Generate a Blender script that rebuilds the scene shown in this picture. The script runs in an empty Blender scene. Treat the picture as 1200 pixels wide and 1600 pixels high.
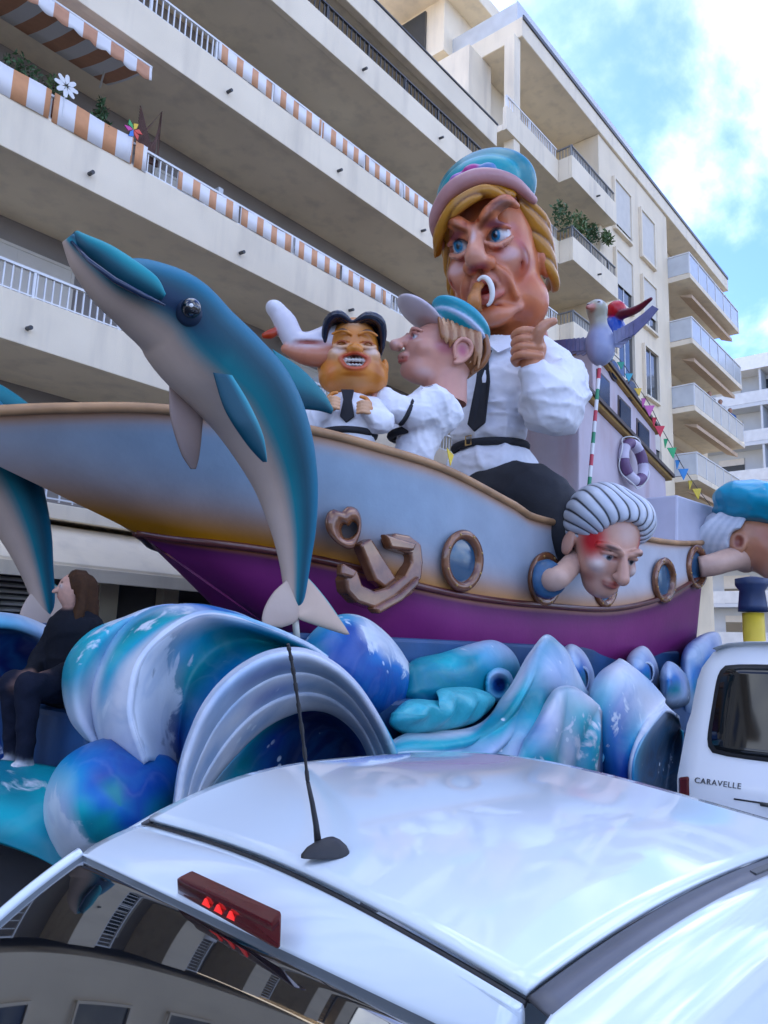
import bpy, bmesh, math, random
import numpy as np
from mathutils import Vector, Matrix
R = math.radians
rng = random.Random(7)
scene = bpy.context.scene
COL = scene.collection

# ------------------------------------------------------------------ camera
FPX, CAM_H = 1186.0, 1.9
YAW, PITCH, ROLL = R(40.3), R(10.0), R(2.0)
fw0 = np.array([math.cos(YAW), math.sin(YAW), 0.0]); rt0 = np.array([math.sin(YAW), -math.cos(YAW), 0.0])
up0 = np.array([0, 0, 1.0])
FW = fw0*math.cos(PITCH) + up0*math.sin(PITCH); UPv = up0*math.cos(PITCH) - fw0*math.sin(PITCH)
RT = rt0*math.cos(ROLL) + UPv*math.sin(ROLL); UP2 = UPv*math.cos(ROLL) - rt0*math.sin(ROLL)
CAMP = np.array([0, 0, CAM_H])
cd = bpy.data.cameras.new('camera'); cam = bpy.data.objects.new('camera', cd); COL.objects.link(cam)
cd.sensor_fit = 'VERTICAL'; cd.sensor_height = 36.0; cd.lens = 36.0*FPX/1600.0
cd.clip_start = 0.05; cd.clip_end = 3000
cam.matrix_world = Matrix(((RT[0], UP2[0], -FW[0], 0), (RT[1], UP2[1], -FW[1], 0), (RT[2], UP2[2], -FW[2], CAM_H), (0, 0, 0, 1)))
scene.camera = cam
scene.render.resolution_x, scene.render.resolution_y = 768, 1024

# ------------------------------------------------------------------ sky, sun, exposure
SUN_EL, SUN_AZ = R(46), R(62)          # azimuth from +X towards +Y: behind the apartment blocks
world = bpy.data.worlds.new('World'); scene.world = world; world.use_nodes = True
nt = world.node_tree; nt.nodes.clear()
wn = lambda t, **k: (lambda n: ([setattr(n, a, b) for a, b in k.items()], n)[1])(nt.nodes.new(t))
out = wn('ShaderNodeOutputWorld'); bg = wn('ShaderNodeBackground'); bg.inputs['Strength'].default_value = 0.15
sky = wn('ShaderNodeTexSky', sky_type='NISHITA', sun_disc=False, sun_elevation=SUN_EL, sun_rotation=math.pi/2 - SUN_AZ, air_density=1.0, dust_density=0.6, ozone_density=1.5)
tc = wn('ShaderNodeTexCoord'); sep = wn('ShaderNodeSeparateXYZ'); nt.links.new(tc.outputs['Generated'], sep.inputs[0])
zz = wn('ShaderNodeMath', operation='ADD'); zz.inputs[1].default_value = 0.25; nt.links.new(sep.outputs['Z'], zz.inputs[0])
zm = wn('ShaderNodeMath', operation='MAXIMUM'); zm.inputs[1].default_value = 0.1; nt.links.new(zz.outputs[0], zm.inputs[0])
dv = wn('ShaderNodeVectorMath', operation='DIVIDE'); nt.links.new(tc.outputs['Generated'], dv.inputs[0])
cb = wn('ShaderNodeCombineXYZ'); [nt.links.new(zm.outputs[0], cb.inputs[i]) for i in range(3)]; nt.links.new(cb.outputs[0], dv.inputs[1])
mp = wn('ShaderNodeMapping'); mp.inputs['Location'].default_value = (2.05, 1.32, 0.4); mp.inputs['Scale'].default_value = (1.0, 1.35, 1.0)
nt.links.new(dv.outputs[0], mp.inputs[0])
n1 = wn('ShaderNodeTexNoise'); n1.inputs['Scale'].default_value = 1.7; n1.inputs['Detail'].default_value = 9; n1.inputs['Roughness'].default_value = 0.56
n1.inputs['Distortion'].default_value = 0.25
nt.links.new(mp.outputs[0], n1.inputs['Vector'])
cr = wn('ShaderNodeValToRGB'); cr.color_ramp.elements[0].position = 0.40; cr.color_ramp.elements[1].position = 0.76
cr.color_ramp.interpolation = 'EASE'
nt.links.new(n1.outputs['Fac'], cr.inputs[0])
deep = wn('ShaderNodeVectorMath', operation='MULTIPLY'); deep.inputs[1].default_value = (.20, .27, .50); nt.links.new(sky.outputs[0], deep.inputs[0])
mx = wn('ShaderNodeMix', data_type='RGBA'); nt.links.new(cr.outputs[0], mx.inputs[0]); nt.links.new(deep.outputs[0], mx.inputs[6])
mx.inputs[7].default_value = (4.6, 4.9, 5.0, 1)
nt.links.new(mx.outputs[2], bg.inputs['Color']); nt.links.new(bg.outputs[0], out.inputs[0])
sl = bpy.data.lights.new('sun', 'SUN'); sl.energy = 3.0; sl.angle = R(0.5); sl.color = (1.0, 0.93, 0.84)
sun = bpy.data.objects.new('sun', sl); COL.objects.link(sun)
sdir = Vector((math.cos(SUN_EL)*math.cos(SUN_AZ), math.cos(SUN_EL)*math.sin(SUN_AZ), math.sin(SUN_EL)))
sun.rotation_euler = sdir.to_track_quat('Z', 'Y').to_euler(); sun.location = (10, 5, 40)
scene.view_settings.view_transform = 'Standard'; scene.view_settings.look = 'None'
scene.view_settings.gamma = 1; scene.view_settings.exposure = 2.6

# ------------------------------------------------------------------ pixel helpers (photo pixel + known plane -> world)
def ray(u, v): return FW + RT*(u-600)/FPX + UP2*(800-v)/FPX
def at(u, v, Y): d = ray(u, v); return CAMP + d*(Y/d[1])
def atX(u, v, X): d = ray(u, v); return CAMP + d*(X/d[0])
def atZ(u, v, Z): d = ray(u, v); return CAMP + d*((Z-CAM_H)/d[2])
def depth(P): return float((np.array(P)-CAMP) @ FW)

# ------------------------------------------------------------------ object helpers
def setp(o, label=None, cat=None, group=None, kind=None):
    for k, v in (('label', label), ('category', cat), ('group', group), ('kind', kind)):
        if v: o[k] = v
    return o
def thing(name, label, cat, loc=(0, 0, 0), group=None):
    o = bpy.data.objects.new(name, None); COL.objects.link(o); o.location = Vector([float(c) for c in loc]); o.empty_display_size = .2
    return setp(o, label, cat, group)
def world_of(o):
    m = Matrix.LocRotScale(o.location, o.rotation_euler, o.scale)
    if o.parent: m = world_of(o.parent) @ o.matrix_parent_inverse @ m
    return m
def link(name, me, mat, parent=None, label=None):
    o = bpy.data.objects.new(name, me); COL.objects.link(o)
    if mat is not None and not me.materials: me.materials.append(mat)
    if parent is not None:
        o.parent = parent; o.matrix_parent_inverse = world_of(parent).inverted()
    if label: o['label'] = label
    return o
def rawmesh(name, V, F, cols=None, smooth=True):
    me = bpy.data.meshes.new(name)
    V = np.asarray(V, dtype=np.float64)
    me.from_pydata(V.tolist() if len(V) < 4000 else V, [], F if not isinstance(F, np.ndarray) else F.tolist()); me.update()
    if smooth: me.polygons.foreach_set('use_smooth', [True]*len(me.polygons))
    if cols is not None:
        a = me.color_attributes.new('Col', 'FLOAT_COLOR', 'POINT')
        c = np.ones((len(V), 4), np.float32); cc = np.asarray(cols, np.float32); c[:, :cc.shape[1]] = cc
        if cc.shape[1] == 3: c[:, 3] = 0
        a.data.foreach_set('color', c.ravel())
    return me
def solid(o, t, offset=-1, bev=0):
    m = o.modifiers.new('solid', 'SOLIDIFY'); m.thickness = t; m.offset = offset
    if bev:
        b = o.modifiers.new('bev', 'BEVEL'); b.width = bev; b.segments = 2; b.limit_method = 'ANGLE'
    return o
def bevel(o, w, seg=2, ang=35):
    b = o.modifiers.new('bev', 'BEVEL'); b.width = w; b.segments = seg; b.limit_method = 'ANGLE'; b.angle_limit = R(ang); return o
class MB:
    def __init__(s): s.v = []; s.f = []; s.c = []
    def quad(s, a, b, c, d):
        n = len(s.v); s.v += [tuple(map(float, p)) for p in (a, b, c, d)]; s.f.append((n, n+1, n+2, n+3)); return s
    def hexa(s, p):
        n = len(s.v); s.v += [tuple(map(float, q)) for q in p]
        s.f += [tuple(n+i for i in q) for q in ((0, 3, 2, 1), (4, 5, 6, 7), (0, 1, 5, 4), (1, 2, 6, 5), (2, 3, 7, 6), (3, 0, 4, 7))]; return s
    def box(s, x0, x1, y0, y1, z0, z1):
        return s.hexa([(x0, y0, z0), (x1, y0, z0), (x1, y1, z0), (x0, y1, z0), (x0, y0, z1), (x1, y0, z1), (x1, y1, z1), (x0, y1, z1)])
    def prism(s, pts, off):     # outline extruded by vector
        n = len(s.v); k = len(pts); off = np.array(off, float)
        s.v += [tuple(map(float, p)) for p in pts] + [tuple((np.array(p)+off).tolist()) for p in pts]
        s.f.append(tuple(range(n, n+k))); s.f.append(tuple(range(n+2*k-1, n+k-1, -1)))
        for i in range(k): j = (i+1) % k; s.f.append((n+i, n+k+i, n+k+j, n+j))
        return s
    def tube(s, pts, r, seg=8, caps=True):
        pts = [np.array(p, float) for p in pts]; rr = r if hasattr(r, '__len__') else [r]*len(pts)
        n0 = len(s.v); ref = np.array([0.123, 0.31, 0.95])
        for i, p in enumerate(pts):
            t = pts[min(i+1, len(pts)-1)]-pts[max(i-1, 0)]; t = t/(np.linalg.norm(t)+1e-9)
            a = np.cross(t, ref); a /= np.linalg.norm(a)+1e-9; b = np.cross(t, a)
            for k in range(seg):
                w = 2*math.pi*k/seg; s.v.append(tuple((p+rr[i]*(math.cos(w)*a+math.sin(w)*b)).tolist()))
        for i in range(len(pts)-1):
            for k in range(seg):
                k2 = (k+1) % seg; s.f.append((n0+i*seg+k, n0+i*seg+k2, n0+(i+1)*seg+k2, n0+(i+1)*seg+k))
        if caps:
            s.f.append(tuple(n0+k for k in range(seg))[::-1]); e = n0+(len(pts)-1)*seg; s.f.append(tuple(e+k for k in range(seg)))
        return s
    def build(s, name, mat, parent=None, smooth=False, bev=0, label=None):
        o = link(name, rawmesh(name, s.v, s.f, None, smooth), mat, parent, label)
        if bev: bevel(o, bev)
        return o
def catmull(P, n, closed=False):
    """resample control points (k,dim) with n points by index"""
    P = np.asarray(P, float); k = len(P)
    if k == 2: t = np.linspace(0, 1, n)[:, None]; return P[0]*(1-t)+P[1]*t
    Q = np.vstack([2*P[0]-P[1], P, 2*P[-1]-P[-2]])
    t = np.linspace(0, k-1, n); i = np.minimum(t.astype(int), k-2); f = (t-i)[:, None]
    p0, p1, p2, p3 = Q[i], Q[i+1], Q[i+2], Q[i+3]
    return 0.5*((2*p1)+(-p0+p2)*f+(2*p0-5*p1+4*p2-p3)*f*f+(-p0+3*p1-3*p2+p3)*f**3)
def arclen(P, n):
    P = np.asarray(P, float); s = np.r_[0, np.cumsum(np.linalg.norm(np.diff(P[:, :3], axis=0), axis=1))]
    t = np.linspace(0, s[-1], n); return np.stack([np.interp(t, s, P[:, i]) for i in range(P.shape[1])], 1)
def gridfaces(r, c, closed=False):
    F = []
    for i in range(r-1):
        for j in range(c-1): F.append((i*c+j, i*c+j+1, (i+1)*c+j+1, (i+1)*c+j))
        if closed: F.append((i*c+c-1, i*c, (i+1)*c, (i+1)*c+c-1))
    return F
def surface(rows, nu, nv):
    """rows: list of lists of points (any dim >=3); returns (nv,nu,dim) smooth surface"""
    A = np.array([arclen(catmull(r, nu*3), nu) for r in rows])          # k,nu,dim
    return np.stack([catmull(A[:, j], nv) for j in range(nu)], 1)
def hexc(h):
    h = h.lstrip('#'); c = [int(h[i:i+2], 16)/255 for i in (0, 2, 4)]
    return np.array([x/12.92 if x <= .04045 else ((x+.055)/1.055)**2.4 for x in c])

# ------------------------------------------------------------------ materials
def material(name, col, rough=.6, var=.12, vscale=3.0, bump=.15, bscale=40., metal=0., coat=0., spec=.5, dirt=None, emit=0):
    m = bpy.data.materials.new(name); m.use_nodes = True; t = m.node_tree; b = t.nodes['Principled BSDF']
    b.inputs['Roughness'].default_value = rough; b.inputs['Metallic'].default_value = metal
    b.inputs['Coat Weight'].default_value = coat; b.inputs['Specular IOR Level'].default_value = spec
    co = t.nodes.new('ShaderNodeTexCoord')
    nz = t.nodes.new('ShaderNodeTexNoise'); nz.inputs['Scale'].default_value = vscale; nz.inputs['Detail'].default_value = 6
    t.links.new(co.outputs['Object'], nz.inputs['Vector'])
    mm = t.nodes.new('ShaderNodeMapRange'); mm.inputs[1].default_value = .3; mm.inputs[2].default_value = .7
    mm.inputs[3].default_value = 1-var; mm.inputs[4].default_value = 1+var*.6; t.links.new(nz.outputs['Fac'], mm.inputs[0])
    mul = t.nodes.new('ShaderNodeVectorMath'); mul.operation = 'MULTIPLY'
    if col == 'attr':
        at_ = t.nodes.new('ShaderNodeAttribute'); at_.attribute_name = 'Col'
        hs = t.nodes.new('ShaderNodeHueSaturation'); hs.inputs['Saturation'].default_value = 1.22; hs.inputs['Value'].default_value = .95; t.links.new(at_.outputs['Color'], hs.inputs['Color']); src = hs.outputs['Color']
        # brushed-on foam where the attribute's alpha says so
        fn = t.nodes.new('ShaderNodeTexNoise'); fn.inputs['Scale'].default_value = 3.2; fn.inputs['Detail'].default_value = 5; fn.inputs['Roughness'].default_value = .55
        fn.inputs['Distortion'].default_value = .7
        t.links.new(co.outputs['Object'], fn.inputs['Vector'])
        ad = t.nodes.new('ShaderNodeMath'); ad.operation = 'ADD'; t.links.new(fn.outputs['Fac'], ad.inputs[0])
        sc = t.nodes.new('ShaderNodeMath'); sc.operation = 'MULTIPLY_ADD'; sc.inputs[1].default_value = .5; sc.inputs[2].default_value = -.25
        t.links.new(at_.outputs['Alpha'], sc.inputs[0]); t.links.new(sc.outputs[0], ad.inputs[1])
        rp = t.nodes.new('ShaderNodeMapRange'); rp.inputs[1].default_value = .52; rp.inputs[2].default_value = .585; t.links.new(ad.outputs[0], rp.inputs[0])
        fx = t.nodes.new('ShaderNodeMix'); fx.data_type = 'RGBA'; fx.inputs[7].default_value = (.62, .68, .74, 1)
        t.links.new(rp.outputs[0], fx.inputs[0]); t.links.new(src, fx.inputs[6])
        t.links.new(fx.outputs[2], mul.inputs[0])
    else:
        rgb = t.nodes.new('ShaderNodeRGB'); rgb.outputs[0].default_value = (*col[:3], 1); src = rgb.outputs[0]
        t.links.new(src, mul.inputs[0])
    t.links.new(mm.outputs[0], mul.inputs[1]); last = mul.outputs[0]
    if dirt:        # streaky stains: (colour, amount, z-stretch)
        dn = t.nodes.new('ShaderNodeTexNoise'); dn.inputs['Scale'].default_value = 1.0; dn.inputs['Detail'].default_value = 8
        mpn = t.nodes.new('ShaderNodeMapping'); mpn.inputs['Scale'].default_value = (2.2, 2.2, dirt[2]); t.links.new(co.outputs['Object'], mpn.inputs[0]); t.links.new(mpn.outputs[0], dn.inputs['Vector'])
        dr = t.nodes.new('ShaderNodeMapRange'); dr.inputs[1].default_value = .5; dr.inputs[2].default_value = .75; dr.inputs[4].default_value = dirt[1]; t.links.new(dn.outputs['Fac'], dr.inputs[0])
        dm = t.nodes.new('ShaderNodeMix'); dm.data_type = 'RGBA'; dm.inputs[7].default_value = (*dirt[0], 1)
        t.links.new(dr.outputs[0], dm.inputs[0]); t.links.new(last, dm.inputs[6]); last = dm.outputs[2]
    t.links.new(last, b.inputs['Base Color'])
    if bump:
        bn = t.nodes.new('ShaderNodeTexNoise'); bn.inputs['Scale'].default_value = bscale; bn.inputs['Detail'].default_value = 4
        t.links.new(co.outputs['Object'], bn.inputs['Vector'])
        bp = t.nodes.new('ShaderNodeBump'); bp.inputs['Strength'].default_value = bump; bp.inputs['Distance'].default_value = .02
        t.links.new(bn.outputs['Fac'], bp.inputs['Height']); t.links.new(bp.outputs[0], b.inputs['Normal'])
    if emit:
        b.inputs['Emission Strength'].default_value = emit; b.inputs['Emission Color'].default_value = (*col[:3], 1)
    return m
def stripes(name, ca, cb_, period, frac=.5, axis=0, rough=.8):
    m = material(name, ca, rough, .08, 8, .1, 90); t = m.node_tree; b = t.nodes['Principled BSDF']
    co = t.nodes.new('ShaderNodeTexCoord'); sp = t.nodes.new('ShaderNodeSeparateXYZ'); t.links.new(co.outputs['Object'], sp.inputs[0])
    d = t.nodes.new('ShaderNodeMath'); d.operation = 'DIVIDE'; d.inputs[1].default_value = period; t.links.new(sp.outputs[axis], d.inputs[0])
    fr = t.nodes.new('ShaderNodeMath'); fr.operation = 'FRACT'; t.links.new(d.outputs[0], fr.inputs[0])
    gt = t.nodes.new('ShaderNodeMath'); gt.operation = 'GREATER_THAN'; gt.inputs[1].default_value = frac; t.links.new(fr.outputs[0], gt.inputs[0])
    mxx = t.nodes.new('ShaderNodeMix'); mxx.data_type = 'RGBA'; mxx.inputs[7].default_value = (*cb_, 1)
    old = b.inputs['Base Color'].links[0].from_socket; t.links.new(gt.outputs[0], mxx.inputs[0]); t.links.new(old, mxx.inputs[6]); t.links.new(mxx.outputs[2], b.inputs['Base Color'])
    return m
def glassy(name, col, rough=.06, spec=.8):
    return material(name, col, rough, .1, 2, 0, 1, 0, 0, spec)
def wave_paint():
    m = material('wave_airbrush', 'attr', .42, .12, 2.6, .12, 14, spec=.4); t = m.node_tree; b = t.nodes['Principled BSDF']
    co = t.nodes.new('ShaderNodeTexCoord'); old = b.inputs['Base Color'].links[0].from_socket
    st = t.nodes.new('ShaderNodeTexNoise'); st.inputs['Scale'].default_value = 1.6; st.inputs['Detail'].default_value = 3; st.inputs['Distortion'].default_value = .8; t.links.new(co.outputs['Object'], st.inputs['Vector'])
    def band(src, c, w):
        a = t.nodes.new('ShaderNodeMath'); a.operation = 'SUBTRACT'; a.inputs[1].default_value = c; t.links.new(src, a.inputs[0])
        q = t.nodes.new('ShaderNodeMath'); q.operation = 'ABSOLUTE'; t.links.new(a.outputs[0], q.inputs[0])
        r = t.nodes.new('ShaderNodeMapRange'); r.inputs[1].default_value = w; r.inputs[2].default_value = 0; r.inputs[3].default_value = 0; r.inputs[4].default_value = 1; t.links.new(q.outputs[0], r.inputs[0]); return r.outputs[0]
    def over(base, fac, k, col):
        f = t.nodes.new('ShaderNodeMath'); f.operation = 'MULTIPLY'; f.inputs[1].default_value = k; t.links.new(fac, f.inputs[0])
        x = t.nodes.new('ShaderNodeMix'); x.data_type = 'RGBA'; x.inputs[7].default_value = (*col, 1); t.links.new(f.outputs[0], x.inputs[0]); t.links.new(base, x.inputs[6]); return x.outputs[2]
    c = over(old, band(st.outputs['Fac'], .46, .05), .05, (.55, .66, .78))
    c = over(c, band(st.outputs['Fac'], .57, .08), .18, (.02, .20, .42))
    vo = t.nodes.new('ShaderNodeTexVoronoi'); vo.inputs['Scale'].default_value = 6.5; t.links.new(co.outputs['Object'], vo.inputs['Vector'])
    dot = t.nodes.new('ShaderNodeMapRange'); dot.inputs[1].default_value = .20; dot.inputs[2].default_value = .15; t.links.new(vo.outputs['Distance'], dot.inputs[0])
    nz = t.nodes.new('ShaderNodeTexNoise'); nz.inputs['Scale'].default_value = 1.7; t.links.new(co.outputs['Object'], nz.inputs['Vector'])
    th = t.nodes.new('ShaderNodeMapRange'); th.inputs[1].default_value = .60; th.inputs[2].default_value = .64; t.links.new(nz.outputs['Fac'], th.inputs[0])
    mu = t.nodes.new('ShaderNodeMath'); mu.operation = 'MULTIPLY'; t.links.new(dot.outputs[0], mu.inputs[0]); t.links.new(th.outputs[0], mu.inputs[1])
    c = over(c, mu.outputs[0], .8, (.62, .70, .76)); t.links.new(c, b.inputs['Base Color']); return m
M = {}
M['wave'] = wave_paint()
M['plaster'] = material('cream_plaster', (.82, .71, .53), .85, .07, .8, .2, 60, dirt=((.40, .35, .29), .36, .35))
M['plaster_warm'] = material('warm_cream_plaster', (.80, .68, .49), .85, .06, .8, .2, 60, dirt=((.42, .35, .27), .2, .35))
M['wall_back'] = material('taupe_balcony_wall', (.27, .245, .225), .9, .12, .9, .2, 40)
M['shop'] = material('shopfront_grey', (.16, .155, .15), .8, .2, 1.5, .1, 20)
M['white_metal'] = material('white_painted_metal', (.72, .72, .70), .45, .05, 5, 0)
M['dark_metal'] = material('dark_metal', (.045, .047, .05), .45, .1, 5, 0)
M['pale_blind'] = material('pale_roller_blind', (.62, .58, .50), .7, .06, 3, 0)
M['win_glass'] = glassy('window_glass', (.03, .04, .05))
M['clear_glass'] = glassy('balustrade_glass', (.46, .48, .47), .2, .5)
M['frost'] = glassy('frosted_glass', (.56, .58, .58), .4, .4)
M['wood'] = material('dark_trellis_wood', (.10, .045, .03), .7, .2, 12, .2, 60)
M['terracotta'] = material('terracotta', (.36, .13, .07), .85, .15, 8, .2, 50)
M['leaf'] = material('plant_leaf', (.055, .12, .04), .6, .5, 9, 0)
M['leaf_light'] = material('plant_leaf_light', (.10, .17, .05), .6, .5, 9, 0)
M['orange_stripe'] = stripes('orange_white_screen', (.62, .29, .13), (.74, .72, .70), .52, .46)
M['orange_fine'] = stripes('orange_white_fine_screen', (.62, .31, .16), (.74, .72, .70), .40, .42)
M['awning'] = stripes('awning_stripes', (.52, .26, .15), (.70, .69, .68), .50, .5)
M['beige_awning'] = material('beige_awning', (.58, .42, .28), .85, .1, 4, .1, 60)
M['asphalt'] = material('asphalt', (.055, .056, .06), .9, .25, 1.2, .5, 120)
M['pave'] = material('pavement', (.24, .23, .22), .9, .2, 1.5, .3, 80)
M['paint'] = material('airbrushed_resin', 'attr', .5, .09, 2.2, .12, 14, spec=.3)
M['skin'] = material('airbrushed_face_paint', 'attr', .36, .12, 2.4, .14, 11, spec=.45, coat=.15)
M['cloth'] = material('thin_white_cloth', (.74, .75, .80), .7, .05, 3, .25, 8)
M['black_cloth'] = material('black_cloth', (.012, .013, .018), .75, .2, 6, .15, 30)
M['car_white'] = material('white_car_paint', (.70, .78, .83), .09, .02, 1, 0, coat=.7)
_t = M['car_white'].node_tree; _n = _t.nodes.new('ShaderNodeTexNoise'); _n.inputs['Scale'].default_value = 7; _n.inputs['Detail'].default_value = 8
_r = _t.nodes.new('ShaderNodeMapRange'); _r.inputs[1].default_value = .35; _r.inputs[2].default_value = .7; _r.inputs[3].default_value = .07; _r.inputs[4].default_value = .13
_t.links.new(_n.outputs['Fac'], _r.inputs[0]); _t.links.new(_r.outputs[0], _t.nodes['Principled BSDF'].inputs['Roughness'])
M['van_white'] = material('white_van_paint', (.72, .74, .76), .28, .03, 1, 0, coat=.4)
M['car_glass'] = glassy('tinted_car_glass', (.006, .007, .009), .02, 1.0); M['car_glass'].node_tree.nodes['Principled BSDF'].inputs['IOR'].default_value = 1.75
M['van_glass'] = glassy('dark_van_glass', (.006, .007, .008), .04, .5)
M['rubber'] = material('black_rubber', (.018, .018, .02), .55, .2, 10, .1, 60)
M['gutter'] = material('grey_roof_trim', (.10, .10, .11), .45, .1, 10, 0)
M['red_lens'] = material('red_lens', (.10, .006, .008), .18, .15, 6, 0, coat=.5)
M['red_bright'] = material('red_lamp_cell', (.55, .02, .02), .3, .1, 6, 0, emit=.25)
M['rail_grey'] = material('grey_rail_paint', (.20, .20, .19), .5, .1, 5, 0)
M['person'] = material('matte_cloth_and_skin', 'attr', .85, .15, 20, .2, 60, spec=.15)
M['gold'] = material('gold_trim_paint', (.42, .25, .07), .4, .2, 5, .1, 20, metal=.3)
M['bronze'] = material('bronze_paint', (.20, .075, .03), .24, .4, 4, .15, 12, metal=.2, coat=.6)
M['port_glass'] = glassy('porthole_glass', (.012, .07, .14), .12)

# ------------------------------------------------------------------ clay: smooth-union distance field meshed by surface nets
def rotm(rx, ry, rz):
    return np.array(Matrix.Rotation(R(rz), 3, 'Z') @ Matrix.Rotation(R(ry), 3, 'Y') @ Matrix.Rotation(R(rx), 3, 'X'))
class Clay:
    def __init__(s, lo, hi, h):
        s.lo = np.array(lo, np.float32); s.h = h; s.n = np.ceil((np.array(hi)-np.array(lo))/h).astype(int)+1
        s.ax = [s.lo[i]+h*np.arange(s.n[i], dtype=np.float32) for i in range(3)]
        s.D = np.full(s.n, 5.0, np.float32); s.C = np.zeros((*s.n, 3), np.float32); s.paints = []; s.post = None
    def _sl(s, c, r):
        c = np.array(c); a = np.clip(np.floor((c-r-s.lo)/s.h).astype(int), 0, s.n); b = np.clip(np.ceil((c+r-s.lo)/s.h).astype(int)+1, 0, s.n)
        return tuple(slice(int(x), int(y)) for x, y in zip(a, b))
    def _pts(s, sl, c=(0, 0, 0)):
        return np.meshgrid(s.ax[0][sl[0]]-c[0], s.ax[1][sl[1]]-c[1], s.ax[2][sl[2]]-c[2], indexing='ij', sparse=True)
    def _merge(s, sl, d, col, k):
        D = s.D[sl]
        if D.size == 0: return
        hh = np.clip(.5+.5*(D-d)/k, 0, 1)
        s.D[sl] = D*(1-hh)+d*hh-k*hh*(1-hh)
        s.C[sl] = s.C[sl]*(1-hh[..., None])+np.array(col, np.float32)*hh[..., None]
    def _cut(s, sl, d, col, k):
        D = s.D[sl]
        if D.size == 0: return
        hh = np.clip(.5-.5*(D+d)/k, 0, 1)
        s.D[sl] = D*(1-hh)-d*hh+k*hh*(1-hh)
        if col is not None: s.C[sl] = s.C[sl]*(1-hh[..., None])+np.array(col, np.float32)*hh[..., None]
    def _elld(s, sl, c, r, rot):
        X, Y, Z = s._pts(sl, c)
        if rot is not None:
            m = rotm(*rot).T
            X, Y, Z = m[0, 0]*X+m[0, 1]*Y+m[0, 2]*Z, m[1, 0]*X+m[1, 1]*Y+m[1, 2]*Z, m[2, 0]*X+m[2, 1]*Y+m[2, 2]*Z
        k0 = np.sqrt((X/r[0])**2+(Y/r[1])**2+(Z/r[2])**2); k1 = np.sqrt((X/r[0]**2)**2+(Y/r[1]**2)**2+(Z/r[2]**2)**2)+1e-6
        return k0*(k0-1)/k1
    def ell(s, c, r, col, k=.08, rot=None):
        r = (r,)*3 if not hasattr(r, '__len__') else r
        sl = s._sl(c, max(r)+k*2+2*s.h); s._merge(sl, s._elld(sl, c, r, rot), col, k); return s
    def cut(s, c, r, col=None, k=.05, rot=None):
        r = (r,)*3 if not hasattr(r, '__len__') else r
        sl = s._sl(c, max(r)+k*2+2*s.h); s._cut(sl, s._elld(sl, c, r, rot), col, k); return s
    def _capd(s, sl, a, b, ra, rb):
        a = np.array(a, float); b = np.array(b, float)
        X, Y, Z = s._pts(sl, a); ba = b-a; L = max(ba@ba, 1e-9)
        t = np.clip((X*ba[0]+Y*ba[1]+Z*ba[2])/L, 0, 1)
        return np.sqrt((X-t*ba[0])**2+(Y-t*ba[1])**2+(Z-t*ba[2])**2)-(ra+(rb-ra)*t)
    def cap(s, a, b, ra, rb, col, k=.06):
        c = (np.array(a, float)+np.array(b, float))/2; rad = np.linalg.norm(np.array(b, float)-np.array(a, float))/2+max(ra, rb)+2*k+2*s.h
        sl = s._sl(c, rad); s._merge(sl, s._capd(sl, a, b, ra, rb), col, k); return s
    def cutcap(s, a, b, ra, rb, col=None, k=.04):
        c = (np.array(a, float)+np.array(b, float))/2; rad = np.linalg.norm(np.array(b, float)-np.array(a, float))/2+max(ra, rb)+2*k+2*s.h
        sl = s._sl(c, rad); s._cut(sl, s._capd(sl, a, b, ra, rb), col, k); return s
    def tube(s, pts, rad, col, k=.04, n=None):
        pts = np.array(pts, float)
        if n: pts = catmull(pts, n)
        rad = np.interp(np.linspace(0, 1, len(pts)), np.linspace(0, 1, len(rad)), rad) if hasattr(rad, '__len__') else [rad]*len(pts)
        allp = pts; lo, hi = allp.min(0), allp.max(0); c = (lo+hi)/2
        sl = s._sl(c, (hi-lo)/2+max(rad)+2*k+2*s.h)
        d = None
        for i in range(len(pts)-1):
            e = s._capd(sl, pts[i], pts[i+1], rad[i], rad[i+1]); d = e if d is None else np.minimum(d, e)
        s._merge(sl, d, col, k); return s
    def disp(s, fn):
        X, Y, Z = np.meshgrid(*s.ax, indexing='ij', sparse=True); s.D -= fn(X, Y, Z).astype(np.float32); return s
    def keep(s, fn):                       # intersect with another field
        X, Y, Z = np.meshgrid(*s.ax, indexing='ij', sparse=True); s.D = np.maximum(s.D, fn(X, Y, Z).astype(np.float32)); return s
    def paint(s, c, r, col, a=1., soft=.6):
        s.paints.append((np.array(c, float), np.array((r,)*3 if not hasattr(r, '__len__') else r, float), np.array(col, float), a, soft)); return s
    def mesh(s):
        D = s.D; ins = D < 0; nx, ny, nz = D.shape
        cell = np.zeros((nx-1, ny-1, nz-1), np.uint8)
        corners = [(i, j, k) for i in (0, 1) for j in (0, 1) for k in (0, 1)]
        for i, j, k in corners: cell += ins[i:nx-1+i, j:ny-1+j, k:nz-1+k]
        act = (cell > 0) & (cell < 8); idx = np.argwhere(act); ids = -np.ones(act.shape, np.int64); ids[act] = np.arange(len(idx))
        acc = np.zeros((len(idx), 3)); cnt = np.zeros(len(idx)); vals = {c: D[idx[:, 0]+c[0], idx[:, 1]+c[1], idx[:, 2]+c[2]].astype(float) for c in corners}
        for c in corners:
            for a in range(3):
                if c[a] == 0:
                    e = list(c); e[a] = 1; e = tuple(e); v0, v1 = vals[c], vals[e]; m = (v0 < 0) != (v1 < 0)
                    t = np.where(m, v0/np.where(m, v0-v1, 1), 0)
                    p = np.array(c, float)[None].repeat(len(idx), 0); p[:, a] += t
                    acc += p*m[:, None]; cnt += m
        loc = acc/cnt[:, None]; V = s.lo+(idx+loc)*s.h
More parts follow.
